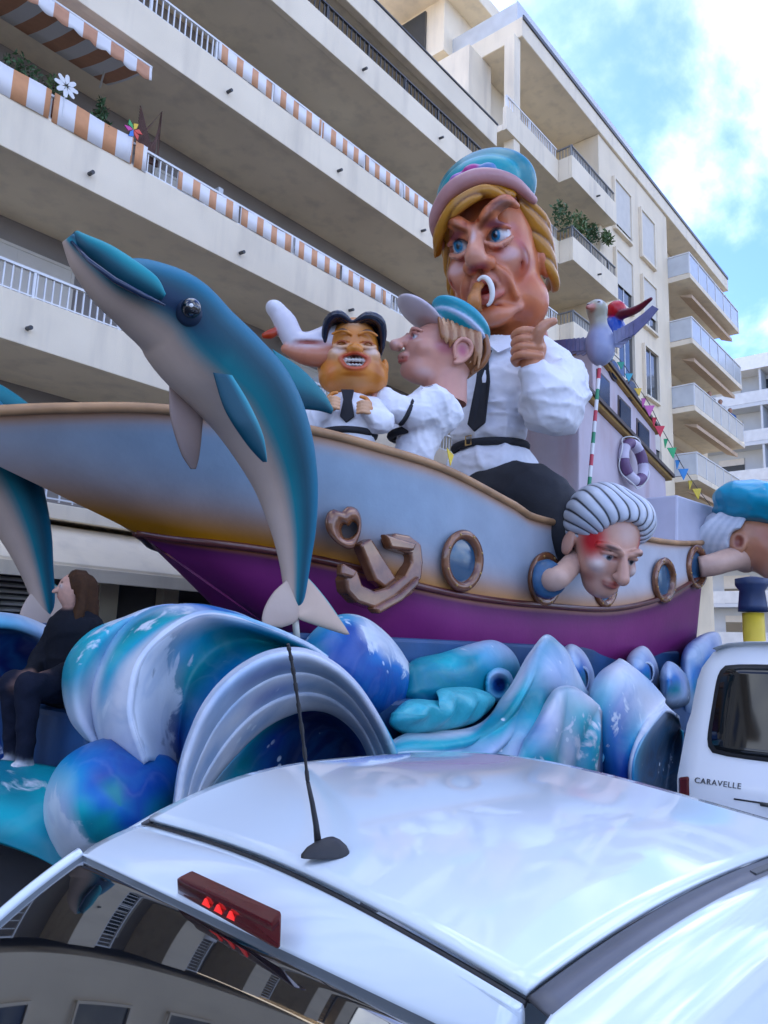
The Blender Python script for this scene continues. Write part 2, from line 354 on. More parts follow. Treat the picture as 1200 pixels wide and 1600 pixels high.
        ci = np.clip(np.round(idx+loc).astype(int), 0, np.array(D.shape)-1); cols = s.C[ci[:, 0], ci[:, 1], ci[:, 2]].astype(float)
        F = []
        for a in range(3):
            b, c = (a+1) % 3, (a+2) % 3
            s0 = [slice(None)]*3; s1 = [slice(None)]*3; s0[a] = slice(0, -1); s1[a] = slice(1, None)
            i0, i1 = ins[tuple(s0)], ins[tuple(s1)]
            e = np.argwhere(i0 != i1); ok = (e[:, b] > 0) & (e[:, c] > 0) & (e[:, b] < D.shape[b]-1) & (e[:, c] < D.shape[c]-1); e = e[ok]
            fl = i0[e[:, 0], e[:, 1], e[:, 2]]
            q = []
            for db, dc in ((-1, -1), (0, -1), (0, 0), (-1, 0)):
                g = e.copy(); g[:, b] += db; g[:, c] += dc; q.append(ids[g[:, 0], g[:, 1], g[:, 2]])
            q = np.stack(q, 1); q[~fl] = q[~fl][:, ::-1]; F.append(q)
        F = np.vstack(F)
        # light relaxation
        for it in range(2):
            acc = np.zeros_like(V); n = np.zeros(len(V)); ac = np.zeros_like(cols)
            for i in range(4):
                a, b = F[:, i], F[:, (i+1) % 4]
                np.add.at(acc, a, V[b]); np.add.at(acc, b, V[a]); np.add.at(n, a, 1); np.add.at(n, b, 1)
                np.add.at(ac, a, cols[b]); np.add.at(ac, b, cols[a])
            V = V*.5+.5*acc/n[:, None]; cols = cols*.5+.5*ac/n[:, None]
        for c, r, col, a, soft in s.paints:
            q = np.sqrt((((V-c)/r)**2).sum(1)); w = a*np.clip((1-q)/soft, 0, 1); w = (w*(2-w/a) if a > 0 else w)[:, None] if False else (a*(lambda x: x*x*(3-2*x))(np.clip((1-q)/soft, 0, 1)))[:, None]
            cols = cols*(1-w)+col*w
        if s.post: cols = s.post(V, cols)
        return V, F, cols
    def build(s, name, mat, parent, mtx, label=None):
        V, F, cols = s.mesh(); m = np.array(mtx); W = V @ m[:3, :3].T + m[:3, 3]
        return link(name, rawmesh(name, W, F, cols), mat, parent, label)
def look(pos, turn, scale, pitch=0, roll=0, extra=None):
    """frame whose -y faces the viewpoint of the street, then turned (deg, + = towards image right), pitched, rolled"""
    d = CAMP-np.array(pos); yaw = math.atan2(d[1], d[0])+math.pi/2
    m = Matrix.Translation(Vector([float(c) for c in pos])) @ Matrix.Rotation(yaw+R(turn), 4, 'Z') @ Matrix.Rotation(R(roll), 4, 'Y') @ Matrix.Rotation(R(pitch), 4, 'X') @ Matrix.Scale(scale, 4)
    return m
def xf(m, p): return np.array(m @ Vector([float(c) for c in p]))
def wob(seed, n=5, f=2.0):
    r = np.random.RandomState(seed); W = r.normal(0, f, (n, 3)); ph = r.uniform(0, 6.28, n)
    def fn(X, Y, Z): return sum(np.sin(w[0]*X+w[1]*Y+w[2]*Z+p) for w, p in zip(W, ph))/n
    return fn

# ------------------------------------------------------------------ ground
def sheet(name, x0, x1, y0, y1, z, mat): return setp(MB().quad((x0, y0, z), (x1, y0, z), (x1, y1, z), (x0, y1, z)).build(name, mat), kind='structure')
sheet('ground', -1500, 1500, -1500, 1500, 0, M['asphalt'])
setp(MB().box(-80, 44, 10.3, 40, -.2, .13).build('pavement', M['pave'], bev=.02), kind='structure')
setp(MB().box(-80, 300, -6, -.75, -.2, .13).build('pavement', M['pave'], bev=.02), kind='structure')

# ------------------------------------------------------------------ near apartment block
XA0, XA1, YA = .3, 18.4, 11.5
A = thing('apartment_building', 'cream apartment block with long stacked balconies and orange striped railing screens', 'building', (8, 13, 0))
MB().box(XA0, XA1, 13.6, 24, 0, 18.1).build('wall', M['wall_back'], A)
def bars(m, x0, x1, y, z0, z1, step=.115, w=.012, top=True, post=1.5, skip=()):
    x = x0
    while x <= x1:
        if not any(a < x < b for a, b in skip): m.box(x-w, x+w, y-w, y+w, z0, z1-.02)
        x += step
    x = x0
    while x <= x1+.01:
        m.box(x-.022, x+.022, y-.028, y+.028, z0-.06, z1-.004); x += post
    if top: m.box(x0-.03, x1+.03, y-.035, y+.035, z1-.02, z1+.022)
    m.box(x0-.03, x1+.03, y-.018, y+.018, z0+.03, z0+.055)
def spout(x, y, z, par):
    MB().tube([(x, y+.05, z), (x, y-.14, z-.02)], .035, 8).build('drain_spout', M['dark_metal'], par)
levels = [(6.28, .80, .46), (9.30, .88, .44), (12.56, .82, .46), (15.72, .80, .42)]
for i, (zb, ph, rh) in enumerate(levels):
    b = MB()
    b.box(XA0, XA1, YA, YA+.16, zb, zb+ph)
    b.box(XA0, XA1, YA+.163, 13.597, zb+.03, zb+.26)
    bal = b.build('balcony', M['plaster'], A, bev=.012)
    rm = MB(); zt = zb+ph+rh
    bars(rm, XA0+.1, XA1-.1, YA+.07, zb+ph, zt, .13 if i != 3 else .16)
    rm.build('railing', M['white_metal'] if i != 3 else M['dark_metal'], bal)
    if i == 3: MB().box(XA0, XA1, YA+.20, YA+.22, zb+ph, zb+ph+.06).build('kerb', M['plaster'], bal)
    for x in np.arange(1.6, 18, 3.25): spout(x+(i*.7) % 1.3, YA, zb+.28, bal)
    # doors and shutters at the back of the balcony
    for k, x in enumerate(np.arange(.8, 16, 3.6)):
        zf = zb+.26; op = (k*7+i*3) % 4
        d = MB().box(x, x+2.0, 13.55, 13.597, zf, zf+2.25).build('door', M['win_glass'], bal)
        fr = MB(); [fr.box(*q) for q in ((x-.06, x, 13.50, 13.597, zf, zf+2.31), (x+2.0, x+2.06, 13.50, 13.597, zf, zf+2.31), (x, x+2.0, 13.50, 13.597, zf+2.25, zf+2.31), (x+.97, x+1.03, 13.51, 13.548, zf, zf+2.25))]
        fr.build('frame', M['pale_blind'], d)
        if op: MB().box(x, x+2.0, 13.515, 13.545, zf+2.25-.55*op, zf+2.25).build('shutter', M['pale_blind'], d)
    # dividing wall between flats
    for x in (8.6 if i % 2 else 11.9,):
        MB().box(x, x+.12, YA+.6, 13.55, zb+.26, zb+ph+1.0 if i < 3 else zb+ph+.4).build('divider', M['frost'], bal)
def screens(par, x0, x1, y, z0, z1, mat, step=1.5, gap=.03):
    x = x0
    while x < x1-.1:
        e = min(x+step, x1); n = 9; V = []
        for q in range(n):
            t = q/(n-1); X = x+gap+(e-x-2*gap)*t; yy = y+.012*math.sin(t*9+x*3); V += [(X, yy, z0+.012*math.sin(t*3.1+x)), (X, yy+.006*math.sin(7*t+x), z1-.015*math.sin(t*math.pi))]
        F = [(2*q, 2*q+2, 2*q+3, 2*q+1) for q in range(n-1)]
        o = link('screen_panel', rawmesh('screen_panel', V, F), mat, par); solid(o, .006); x = e
bal2, bal3, bal4, bal5 = [o for o in A.children if o.name.startswith('balcony')]
bars(rm := MB(), 0, 1, 0, 0, 1) if False else None
screens(bal3, 1.8, 6.6, YA-.02, 9.30+.84, 9.30+1.36, M['orange_stripe'])
screens(bal3, 7.25, 13.6, YA+.03, 9.30+.92, 9.30+1.30, M['orange_fine'])
screens(bal4, 7.9, 17.9, YA+.03, 12.56+.87, 12.56+1.27, M['orange_fine'])
# roof parapet
b = MB().box(XA0, XA1, YA-.02, YA+.2, 17.45, 18.2).box(XA0, XA1, YA+.203, 13.597, 17.5, 17.7)
par = b.build('roof_parapet', M['plaster'], A, bev=.02)
MB().box(XA0, XA1+.02, YA-.05, YA+.23, 18.203, 18.25).build('coping', M['dark_metal'], par)
# first floor: shallow gallery, sloping canopy, dark shopfront
b = MB().box(XA0, XA1, YA, YA+.14, 3.68, 3.92).box(XA0, XA1, YA+.143, 13.597, 3.70, 3.9)
g = b.build('balcony', M['plaster'], A, bev=.012)
rm = MB(); bars(rm, XA0+.1, XA1-.1, YA+.05, 3.95, 4.72, .22, .013, post=1.6); rm.build('railing', M['white_metal'], g)
b = MB().hexa([(XA0, 10.75, 2.72), (XA1, 10.75, 2.72), (XA1, 13.597, 2.95), (XA0, 13.597, 2.95), (XA0, 10.75, 2.95), (XA1, 10.75, 2.95), (XA1, 11.75, 3.62), (XA0, 11.75, 3.62)])
cn = b.build('canopy', M['plaster'], A, bev=.015)
MB().box(XA0, XA1, 10.70, 10.745, 2.69, 2.90).build('fascia', M['plaster'], cn, bev=.008)
sh = MB().box(XA0, XA1, 13.0, 13.59, .1, 2.93).build('shopfront', M['shop'], A)
lv = MB().box(3.9, 6.35, 12.9, 12.997, .13, 2.9).build('louvre_door', M['dark_metal'], A)
for k in range(26):
    z = .25+k*.1; MB().hexa([(4.0, 12.84, z), (6.25, 12.84, z), (6.25, 12.897, z+.03), (4.0, 12.897, z+.03), (4.0, 12.84, z+.035), (6.25, 12.84, z+.035), (6.25, 12.897, z+.065), (4.0, 12.897, z+.065)]).build('slat', M['white_metal'], lv)
MB().box(4.6, 5.5, 12.78, 12.835, 1.9, 2.45).build('dark_panel', M['dark_metal'], lv)
for x0, x1 in ((9.1, 10.2), (10.45, 11.2), (11.9, 13.6), (14.2, 15.9)):
    wq = MB().box(x0, x1, 12.93, 12.997, .6, 2.55).build('shop_window', M['win_glass'], sh)
    MB().box(x0-.07, x0, 12.90, 12.997, .55, 2.6).box(x1, x1+.07, 12.90, 12.997, .55, 2.6).box(x0, x1, 12.90, 12.997, 2.55, 2.62).build('frame', M['plaster'], wq)
for x in (7.2, 8.5, 11.5): MB().box(x, x+.35, 12.7, 12.95, .1, 2.9).build('pier', M['plaster'], sh)

# ------------------------------------------------------------------ awning and balcony plants on the near block
def fabric_strip(name, top, bot, n, mat, par, sag=0, thick=.008, scallop=0):
    V = []; F = []
    for i in range(n):
        t = i/(n-1); a = np.array(top[0])*(1-t)+np.array(top[1])*t; c = np.array(bot[0])*(1-t)+np.array(bot[1])*t
        for k in range(5):
            s = k/4; p = a*(1-s)+c*s; p[2] -= sag*math.sin(s*math.pi); p[1] += .012*math.sin(t*40+s*3)*s
            if k == 4 and scallop: p[2] -= scallop*abs(math.sin(t*math.pi*(n-1)/8))
            V.append(p)
    o = link(name, rawmesh(name, V, gridfaces(n, 5)), mat, par); return solid(o, thick)
aw = thing('awning', 'striped orange and white folding awning with scalloped edge under the upper balcony', 'awning', (4.5, 11.5, 12.4))
xa0, xa1 = 1.9, 6.3
fabric_strip('canopy', ((xa0, 12.7, 12.36), (xa1, 12.7, 12.36)), ((xa0, 11.15, 11.92), (xa1, 11.15, 11.92)), 81, M['awning'], aw, .05)
fabric_strip('valance', ((xa0, 11.13, 11.92), (xa1, 11.13, 11.92)), ((xa0, 11.12, 11.66), (xa1, 11.12, 11.66)), 121, M['awning'], aw, 0, .006, .05)
MB().tube([(xa0, 11.15, 11.93), (xa1, 11.15, 11.93)], .03).build('front_bar', M['white_metal'], aw)
for x in (xa0+.3, xa1-.1): MB().tube([(x, 12.8, 12.3), (x-.4, 11.8, 12.1), (x, 11.16, 11.92)], .02).build('arm', M['white_metal'], aw)

def leaves(m, c, r, n, size, seed, up=.3):
    q = random.Random(seed)
    for _ in range(n):
        while True:
            p = np.array([q.uniform(-1, 1) for _ in range(3)])
            if p@p < 1: break
        p = np.array(c)+p*np.array(r); d = np.array([q.gauss(0, 1), q.gauss(0, 1), q.gauss(up, 1)]); d /= np.linalg.norm(d)
        e = np.cross(d, [q.gauss(0, 1), q.gauss(0, 1), q.gauss(0, 1)]); e /= np.linalg.norm(e)+1e-6; L = size*q.uniform(.6, 1.3)
        m.quad(p, p+d*L*.5+e*L*.22, p+d*L, p+d*L*.5-e*L*.22)
def potted(label, x, y, z, h, w, seed, mat='leaf', cone=False, n=260, size=.09):
    t = thing('potted_plant', label, 'plant', (x, y, z), 'balcony plants')
    p = MB(); p.tube([(x, y, z), (x, y, z+.2), (x, y, z+.22), (x, y, z+.24)], [.09, .13, .14, .12], 12); p.build('pot', M['terracotta'], t)
    s = MB(); s.tube([(x, y, z+.2), (x+.02, y, z+.2+h*.4), (x, y+.02, z+.2+h*.85)], [.02, .015, .006], 6)
    for k in range(6):
        a = k*1.1; zz_ = z+.25+h*(.15+.1*k); s.tube([(x, y, zz_), (x+w*.6*math.cos(a), y+w*.6*math.sin(a), zz_+.12)], [.008, .004], 5)
    s.build('stem', M['wood'], t)
    l = MB()
    if cone:
        for k in range(7): f = k/6; leaves(l, (x, y, z+.28+h*f*.9), (w*(1.05-f), w*(1.05-f), .12), n//7, size, seed+k)
    else:
        leaves(l, (x, y, z+.25+h*.55), (w, w, h*.5), n, size, seed)
    l.build('foliage', M[mat], t)
zr = 9.30+1.34
potted('leafy green plant leftmost on the striped balcony', *at(32, 103, YA+.35)[:2], 10.45, .45, .28, 3)
potted('green plant beside the white flower on the striped balcony', *at(83, 132, YA+.35)[:2], 10.45, .42, .28, 5, 'leaf_light')
potted('conical green shrub between the white flower and the trellis', *at(156, 180, YA+.3)[:2], 10.35, .62, .26, 9, 'leaf', True, 420)
p = at(98, 150, YA+.05)
fl = thing('flower_windmill', 'white daisy shaped garden windmill on the striped railing', 'windmill', (p[0], p[1], 10.6))
for k in range(8):
    a = k*math.pi/4; d = np.array([math.cos(a), 0, math.sin(a)]); e = np.array([-math.sin(a), 0, math.cos(a)]); c = np.array([p[0], p[1]-.1, 10.86])
    MB().prism([c+d*.03, c+d*.10+e*.045, c+d*.19+e*.03, c+d*.21, c+d*.19-e*.03, c+d*.10-e*.045], (0, .012, 0)).build('petal', M['white_metal'], fl)
MB().tube([(p[0], p[1]-.08, 10.3), (p[0], p[1]-.08, 10.86)], .008).build('stick', M['white_metal'], fl)
p = at(204, 207, YA+.05); cols5 = [(.7, .08, .05), (.75, .5, .04), (.05, .35, .1), (.6, .05, .3), (.05, .2, .6)]
fl = thing('pinwheel', 'multicoloured toy pinwheel beside the brown trellis', 'pinwheel', (p[0], p[1], 10.6))
for k in range(6):
    a = k*math.pi/3; d = np.array([math.cos(a), 0, math.sin(a)]); e = np.array([-math.sin(a), 0, math.cos(a)]); c = np.array([p[0], p[1]-.1, 10.80])
    MB().prism([c+d*.01, c+d*.10+e*.07, c+d*.18+e*.01, c+d*.08-e*.02], (0, .02, 0)).build('vane', material('pinwheel_vane', cols5[k % 5], .5, .05, 5, 0), fl)
MB().tube([(p[0], p[1]-.08, 10.3), (p[0], p[1]-.08, 10.82)], .008).build('stick', M['white_metal'], fl)
p0 = at(214, 226, YA+.12); p1 = at(248, 238, YA+.12); ph = at(249, 182, YA+.12)
tr = thing('trellis', 'dark brown triangular lattice trellis on the striped balcony', 'trellis', p0)
x0, x1, zb_, zt_ = p0[0], p1[0], 10.5, ph[2]+.15
fm = MB(); y_ = YA+.15
fm.tube([(x0, y_, zb_), (x1, y_, zb_), (x1, y_, zt_), (x0, y_, zb_+.25), (x0, y_, zb_)], .025, 6); fm.build('frame', M['wood'], tr)
for k in range(1, 15):
    f = k/15; X = x0+(x1-x0)*f; zt2 = zb_+.25+(zt_-zb_-.25)*f
    MB().tube([(X, y_-.012, zb_), (max(x0, X-(zt2-zb_)*.45), y_-.012, zt2-.1)], .014, 5).build('lath', M['wood'], tr)
    MB().tube([(X-.05, y_+.012, zb_), (min(x1, X+(zt2-zb_)*.5), y_+.012, zt2)], .011, 5).build('lath', M['wood'], tr)

# ------------------------------------------------------------------ second apartment block with deep roof slab
B = thing('apartment_building', 'tall cream apartment block with deep flat roof slab and shuttered windows', 'building', (30, 13, 0))
YB = 11.5
b = MB().box(20.4, 26.0, 13.4, 24, 0, 22.38).box(26.0, 33.5, YB, 24, 0, 22.38).box(33.5, 42.0, 12.6, 24, 0, 22.38)
b.build('wall', M['plaster_warm'], B)
MB().box(19.0, 20.397, 13.0, 24, 0, 22.38).build('side_wall', M['plaster'], B)
rf = MB().box(19.8, 43.0, 10.2+1.2, 24, 22.4, 23.15).build('roof', M['plaster'], B, bev=.03)
MB().box(19.82, 42.9, 11.35, 11.395, 23.05, 23.20).build('gutter', M['dark_metal'], rf)
for x in (26.3, 33.4, 38.0): MB().tube([(x, 11.6, 23.15), (x, 11.6, 23.32), (x+.02, 11.6, 23.42)], [.09, .09, .12], 8).build('vent_cap', M['dark_metal'], rf)
MB().box(19.9, 30, 11.65, 11.68, 23.2, 24.0).build('glass_balustrade', M['frost'], rf)
MB().box(19.95, 19.98, 11.7, 17.5, 23.2, 24.0).build('glass_balustrade', M['frost'], rf)
MB().box(19.4, 30, 14.4, 24, 23.2, 25.4).build('penthouse_wall', M['plaster'], rf)
MB().box(17.6, 31, 13.5, 24, 25.403, 26.0).build('penthouse_slab', M['plaster'], rf, bev=.03)
MB().box(19.3, 19.397, 15.2, 16.6, 23.4, 25.2).build('penthouse_window', M['win_glass'], rf)
MB().box(19.55, 19.95, 11.55, 11.95, 0, 22.395).build('column', M['plaster'], B, bev=.02)
sw = MB().box(18.94, 18.997, 13.3, 14.6, 19.1, 20.7).build('side_window', M['frost'], B)
MB().box(18.92, 18.997, 13.24, 13.3, 19.04, 20.76).box(18.92, 18.997, 14.6, 14.66, 19.04, 20.76).box(18.92, 18.997, 13.3, 14.6, 20.7, 20.76).build('frame', M['white_metal'], sw)
for i in range(6):
    zb = 18.45-3.15*i
    if zb < 2: break
    bb = MB().box(19.0, 22.58, YB, YB+.15, zb, zb+.85).box(19.0, 26.0, YB+.153, 13.397, zb+.02, zb+.24)
    bal = bb.build('balcony', M['plaster'], B, bev=.012)
    bx = MB().box(22.6, 26.4, 10.98, 11.12, zb, zb+.88).box(22.6, 22.74, 11.123, YB+.149, zb, zb+.88).box(26.26, 26.4, 11.123, YB-.003, zb, zb+.88).box(22.743, 26.257, 11.123, YB+.15, zb+.021, zb+.241)
    bxo = bx.build('balcony_box', M['plaster'], bal, bev=.012)
    rm = MB(); bars(rm, 19.1, 22.5, YB+.07, zb+.85, zb+1.28, .13, .012); rm.build('railing', M['white_metal'], bal)
    rm = MB(); bars(rm, 22.66, 26.3, 11.05, zb+.88, zb+1.3, .13, .012)
    for q in range(4): y = 11.12+.12*q; rm.box(22.66, 22.684, y, y+.024, zb+.88, zb+1.3)
    rm.box(22.64, 22.70, 11.0, 11.6, zb+1.28, zb+1.32); rm.build('railing', M['rail_grey'] if i < 3 else M['white_metal'], bal)
    if i != 1: MB().box(22.8, 26.2, 11.10, 11.115, zb+.9, zb+1.27).build('screen_panel', M['pale_blind'], bal)
    spout(24.6, 10.98, zb+.28, bal)
    for x in (20.9, 23.4):
        d = MB().box(x, x+1.7, 13.35, 13.397, zb+.24, zb+2.45).build('door', M['win_glass'], bal)
        MB().box(x, x+1.7, 13.32, 13.345, zb+1.2+.4*(i % 3), zb+2.45).build('shutter', M['pale_blind'], d)
wins = [(27.35, 28.95), (30.15, 31.65)]
for i in range(6):
    z0 = 18.95-3.15*i
    if z0 < 1: break
    for k, (x0, x1) in enumerate(wins):
        w = thing  # noqa
        pane = MB().box(x0, x1, YB-.012, YB-.003, z0, z0+2.15).build('window', M['win_glass'], B)
        fr = MB(); [fr.box(*q) for q in ((x0-.10, x0, YB-.13, YB-.003, z0-.1, z0+2.25), (x1, x1+.10, YB-.13, YB-.003, z0-.1, z0+2.25), (x0, x1, YB-.13, YB-.003, z0+2.15, z0+2.25), (x0, x1, YB-.16, YB-.003, z0-.1, z0))]
        fr.build('frame', M['plaster'], pane)
        MB().box((x0+x1)/2-.03, (x0+x1)/2+.03, YB-.03, YB-.014, z0, z0+2.15).build('mullion', M['white_metal'], pane)
        dr = [[.22, 0], [.75, .62], [2.15, 2.0], [2.15, 1.0], [.6, 2.0], [1, 1]][i][k]
        if dr < 2.0: MB().box(x0+.005, x1-.005, YB-.075, YB-.05, z0+dr, z0+2.15).build('shutter', M['pale_blind'], pane)
# stacked balconies with glass on the far corner
C_people = []
for i in range(5):
    zb = 19.02-3.17*i
    s = MB().box(33.5, 41.3, 10.5, 12.597, zb, zb+.24)
    bal = s.build('corner_balcony', M['plaster'], B, bev=.012)
    gm = 'clear_glass' if i in (0, 1) else 'frost'
    for x in np.arange(33.6, 41.2, 1.28): MB().box(x, x+1.2, 10.53, 10.55, zb+.28, zb+1.22).build('glass_panel', M[gm] if i < 2 else M['pale_blind'], bal)
    MB().box(33.52, 33.54, 10.56, 12.4, zb+.28, zb+1.22).build('glass_panel', M['frost'], bal)
    rm = MB(); [rm.box(x-.025, x+.025, 10.51, 10.57, zb+.24, zb+1.24) for x in np.arange(33.56, 41.3, 1.28)]
    rm.box(33.5, 41.3, 10.50, 10.58, zb+1.24, zb+1.29).box(33.5, 33.56, 10.583, 12.5, zb+1.24, zb+1.29); rm.build('railing', M['white_metal'], bal)
    if i: # rolled-out sunblind under the balcony above
        MB().hexa([(34.6, 11.35, zb+2.90), (41.0, 11.35, zb+2.90), (41.0, 11.35, zb+2.95), (34.6, 11.35, zb+2.95), (34.6, 10.8, zb+2.68), (41.0, 10.8, zb+2.68), (41.0, 10.8, zb+2.86), (34.6, 10.8, zb+2.86)]).build('sunblind', M['beige_awning'], bal)
    d = MB().box(35, 38.2, 12.55, 12.597, zb+.24, zb+2.5).build('door', M['win_glass'], bal)
    MB().box(35, 38.2, 12.51, 12.545, zb+1.4, zb+2.5).build('shutter', M['beige_awning'], d)
# foliage spilling over the boxed balcony
for k, (u, v, w_) in enumerate(((878, 338, .42), (905, 350, .36), (925, 365, .3), (948, 372, .24))):
    q = at(u, v, 11.2)
    t = setp((lambda m: (leaves(m, q, (w_*1.3, w_*.7, w_*1.2), 260, .16, 40+k), m)[1])(MB()).build('balcony_shrub', M['leaf_light' if k % 2 else 'leaf']),
             ['bushy shrub at the left corner of the boxed balcony', 'small shrub second from the left on the boxed balcony', 'small shrub third along the boxed balcony', 'trailing plant at the right end of the boxed balcony'][k], 'plant', 'plants on the boxed balcony')

# ------------------------------------------------------------------ far block closing the street
D = thing('apartment_building', 'distant pale grey apartment block closing the street on the right', 'building', (72, 10, 0))
XD = 62.0
M['far'] = material('pale_grey_plaster', (.50, .53, .55), .85, .06, .5, .1, 30)
MB().box(XD, XD+14, -30, 26, 0, 23.8).build('wall', M['far'], D)
MB().box(XD-1.8, XD+15, -31, 27, 23.803, 24.9).build('roof', M['white_metal'], D)
for i in range(7):
    zb = 2.6+3.05*i
    bal = MB().box(XD-1.6, XD-.003, -30, 26, zb, zb+.28).build('balcony', M['far'], D)
    MB().box(XD-1.6, XD-1.56, -30, 26, zb+.3, zb+1.2).build('glass_balustrade', M['frost'], bal)
    for k in range(16):
        y = -29+k*3.45
        d = MB().box(XD-.05, XD-.003, y, y+1.9, zb+.3, zb+2.5).build('window', M['win_glass'], bal)
        if (k*5+i*3) % 3: MB().box(XD-.09, XD-.053, y, y+1.9, zb+2.5-.5*((k+i) % 4), zb+2.5).build('shutter', M['pale_blind'], d)
    for y in (-12.5, 3.0, 14.0): MB().box(XD-1.55, XD-.06, y, y+.15, zb+.28, zb+3.04).build('divider', M['far'], bal)

# ------------------------------------------------------------------ block further down the street, mirrored in the car window
Eb = thing('apartment_building', 'cream apartment block mirrored in the rear window of the white car', 'building', (-12, 13, 0))
MB().box(-26, .0, YA, 24, 0, 19).build('wall', M['plaster_warm'], Eb)
MB().box(-26.6, .2, YA-.7, 24, 19.003, 19.5).build('roof', M['plaster'], Eb)
for i in range(6):
    for k in range(8):
        x = -25.2+k*3.2; z = 1.2+3.0*i
        p_ = MB().box(x, x+1.5, YA-.012, YA-.003, z, z+1.6).build('window', M['win_glass'], Eb)
        MB().box(x-.08, x, YA-.1, YA-.003, z-.08, z+1.68).box(x+1.5, x+1.58, YA-.1, YA-.003, z-.08, z+1.68).box(x, x+1.5, YA-.1, YA-.003, z+1.6, z+1.68).box(x-.1, x+1.6, YA-.16, YA-.1, z-.09, z-.03).build('frame', M['plaster'], p_)
        if (i+k) % 3: MB().box(x, x+.7, YA-.05, YA-.02, z, z+1.6).build('shutter', M['frost'], p_)

# ================================================================== the carnival boat
CY = 7.6
boat = thing('carnival_boat', 'large white and purple carnival float boat with bronze portholes and anchor', 'float', (9, CY, 0))
gun = [(-160, 652, 7.6), (-80, 647, 7.45), (0, 645, 7.27), (100, 641, 7.0), (260, 643, 6.62), (470, 672, 6.15), (600, 705, 5.9), (700, 738, 5.72), (800, 790, 5.57), (850, 815, 5.5), (1000, 842, 5.3), (1062, 850, 5.2), (1118, 848, 5.2)]
red = [(213, 832, 7.6), (255, 839, 7.42), (310, 846, 7.15), (400, 857, 6.85), (480, 871, 6.55), (560, 889, 6.3), (650, 915, 6.0), (750, 935, 5.78), (850, 946, 5.6), (960, 951, 5.4), (1040, 931, 5.25), (1098, 898, 5.2)]
keel = [(425, 982, 7.6), (480, 1020, 7.2), (560, 1060, 6.8), (650, 1090, 6.5), (750, 1105, 6.25), (850, 1105, 6.1), (960, 1090, 5.9), (1040, 1060, 5.8), (1086, 1020, 5.7)]
W3 = lambda L: np.array([at(*q) for q in L])
NU = 90
def rowc(L):
    P = catmull(W3(L), 400); x = P[:, 0]; t = np.linspace(0, 1, NU); return arclen(P, NU)
G_, R_, K_ = rowc(gun), rowc(red), rowc(keel)
rows = []; fr = []
for s in np.linspace(0, 1, 22):
    p = G_*(1-s)+R_*s; p[:, 1] += .04*math.sin(s*math.pi)*np.sin(np.linspace(0, 1, NU)*math.pi); rows.append(p); fr.append(s)
for s in np.linspace(0, 1, 14)[1:]:
    p = R_*(1-s)+K_*s; p[:, 1] -= .22*math.sin(s*math.pi)*np.sin(np.linspace(0.05, 1, NU)*math.pi); rows.append(p); fr.append(1+s)
H = np.array(rows); fr = np.array(fr)
tt = np.linspace(0, 1, NU)
def hull_cols():
    C = np.zeros((len(fr), NU, 3))
    blue = np.array([.235, .33, .42]); lil = np.array([.52, .53, .57]); org = np.array([.46, .20, .04]); crm = np.array([.50, .42, .36])
    pur = np.array([.16, .035, .12]); purd = np.array([.06, .015, .05]); purl = np.array([.22, .06, .16])
    for i, s in enumerate(fr):
        for j, t in enumerate(tt):
            if s <= 1:
                c = blue*(1-min(1, t*1.25)**1.4)+lil*min(1, t*1.25)**1.4
                c = c*(1-.35*np.exp(-((t-.0)/.10)**2)) + crm*.35*np.exp(-((t-.0)/.10)**2)
                e = math.exp(-((1-s)/(.20+.22*math.exp(-(t/.25)**2)))**2)*(.95-.35*t); c = c*(1-e)+org*e
                e = math.exp(-((s)/.075)**2)*.75; c = c*(1-e)+org*1.2*e
                e = math.exp(-(t/.05)**2)*.55*s; c = c*(1-e)+org*e
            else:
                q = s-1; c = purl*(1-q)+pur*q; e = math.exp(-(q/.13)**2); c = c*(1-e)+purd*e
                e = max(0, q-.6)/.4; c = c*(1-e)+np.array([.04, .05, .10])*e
            C[i, j] = c
    return C
HC = hull_cols(); nr = len(fr)
mir = H.copy(); mir[:, :, 1] = 2*CY-mir[:, :, 1]
V = np.vstack([H.reshape(-1, 3), mir.reshape(-1, 3)]); Cc = np.vstack([HC.reshape(-1, 3)]*2)
F = gridfaces(nr, NU); F = [f[::-1] for f in F]+[tuple(nr*NU+i for i in f) for f in F]
for i in range(nr-1):       # transom
    a, b = i*NU+NU-1, (i+1)*NU+NU-1; F.append((a, b, nr*NU+b, nr*NU+a))
for j in range(NU-1):
    a, b = (nr-1)*NU+j, (nr-1)*NU+j+1; F.append((a, nr*NU+a, nr*NU+b, b))
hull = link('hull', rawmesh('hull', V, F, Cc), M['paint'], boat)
# deck a little below the gunwale
dk = np.vstack([G_-[0, -.30, .55], np.c_[G_[:, 0], 2*CY-G_[:, 1]-.30, G_[:, 2]-.55]])
link('deck', rawmesh('deck', dk, [(j, j+1, NU+j+1, NU+j) for j in range(38, NU-1)]), M['pale_blind'], boat)
def rail(name, P, r, mat, par, sq=1.0):
    o = MB().tube(P, r, 8).build(name, mat, par, True); return o
M['gun_rail'] = material('gunwale_paint', (.40, .22, .10), .5, .35, 2.5, .1, 20)
M['rub'] = material('dark_red_rubbing_strake', (.10, .022, .016), .3, .3, 4, .1, 20, coat=.3)
for sgn in (1, -1):
    f = (lambda P: P) if sgn > 0 else (lambda P: np.c_[P[:, 0], 2*CY-P[:, 1], P[:, 2]])
    rail('gunwale_rail', f(G_[:85]+[0, -.01, .02]), .055, M['gun_rail'], boat)
    rail('rubbing_strake', f(R_+[0, -.01, .0]), .05, M['rub'], boat)
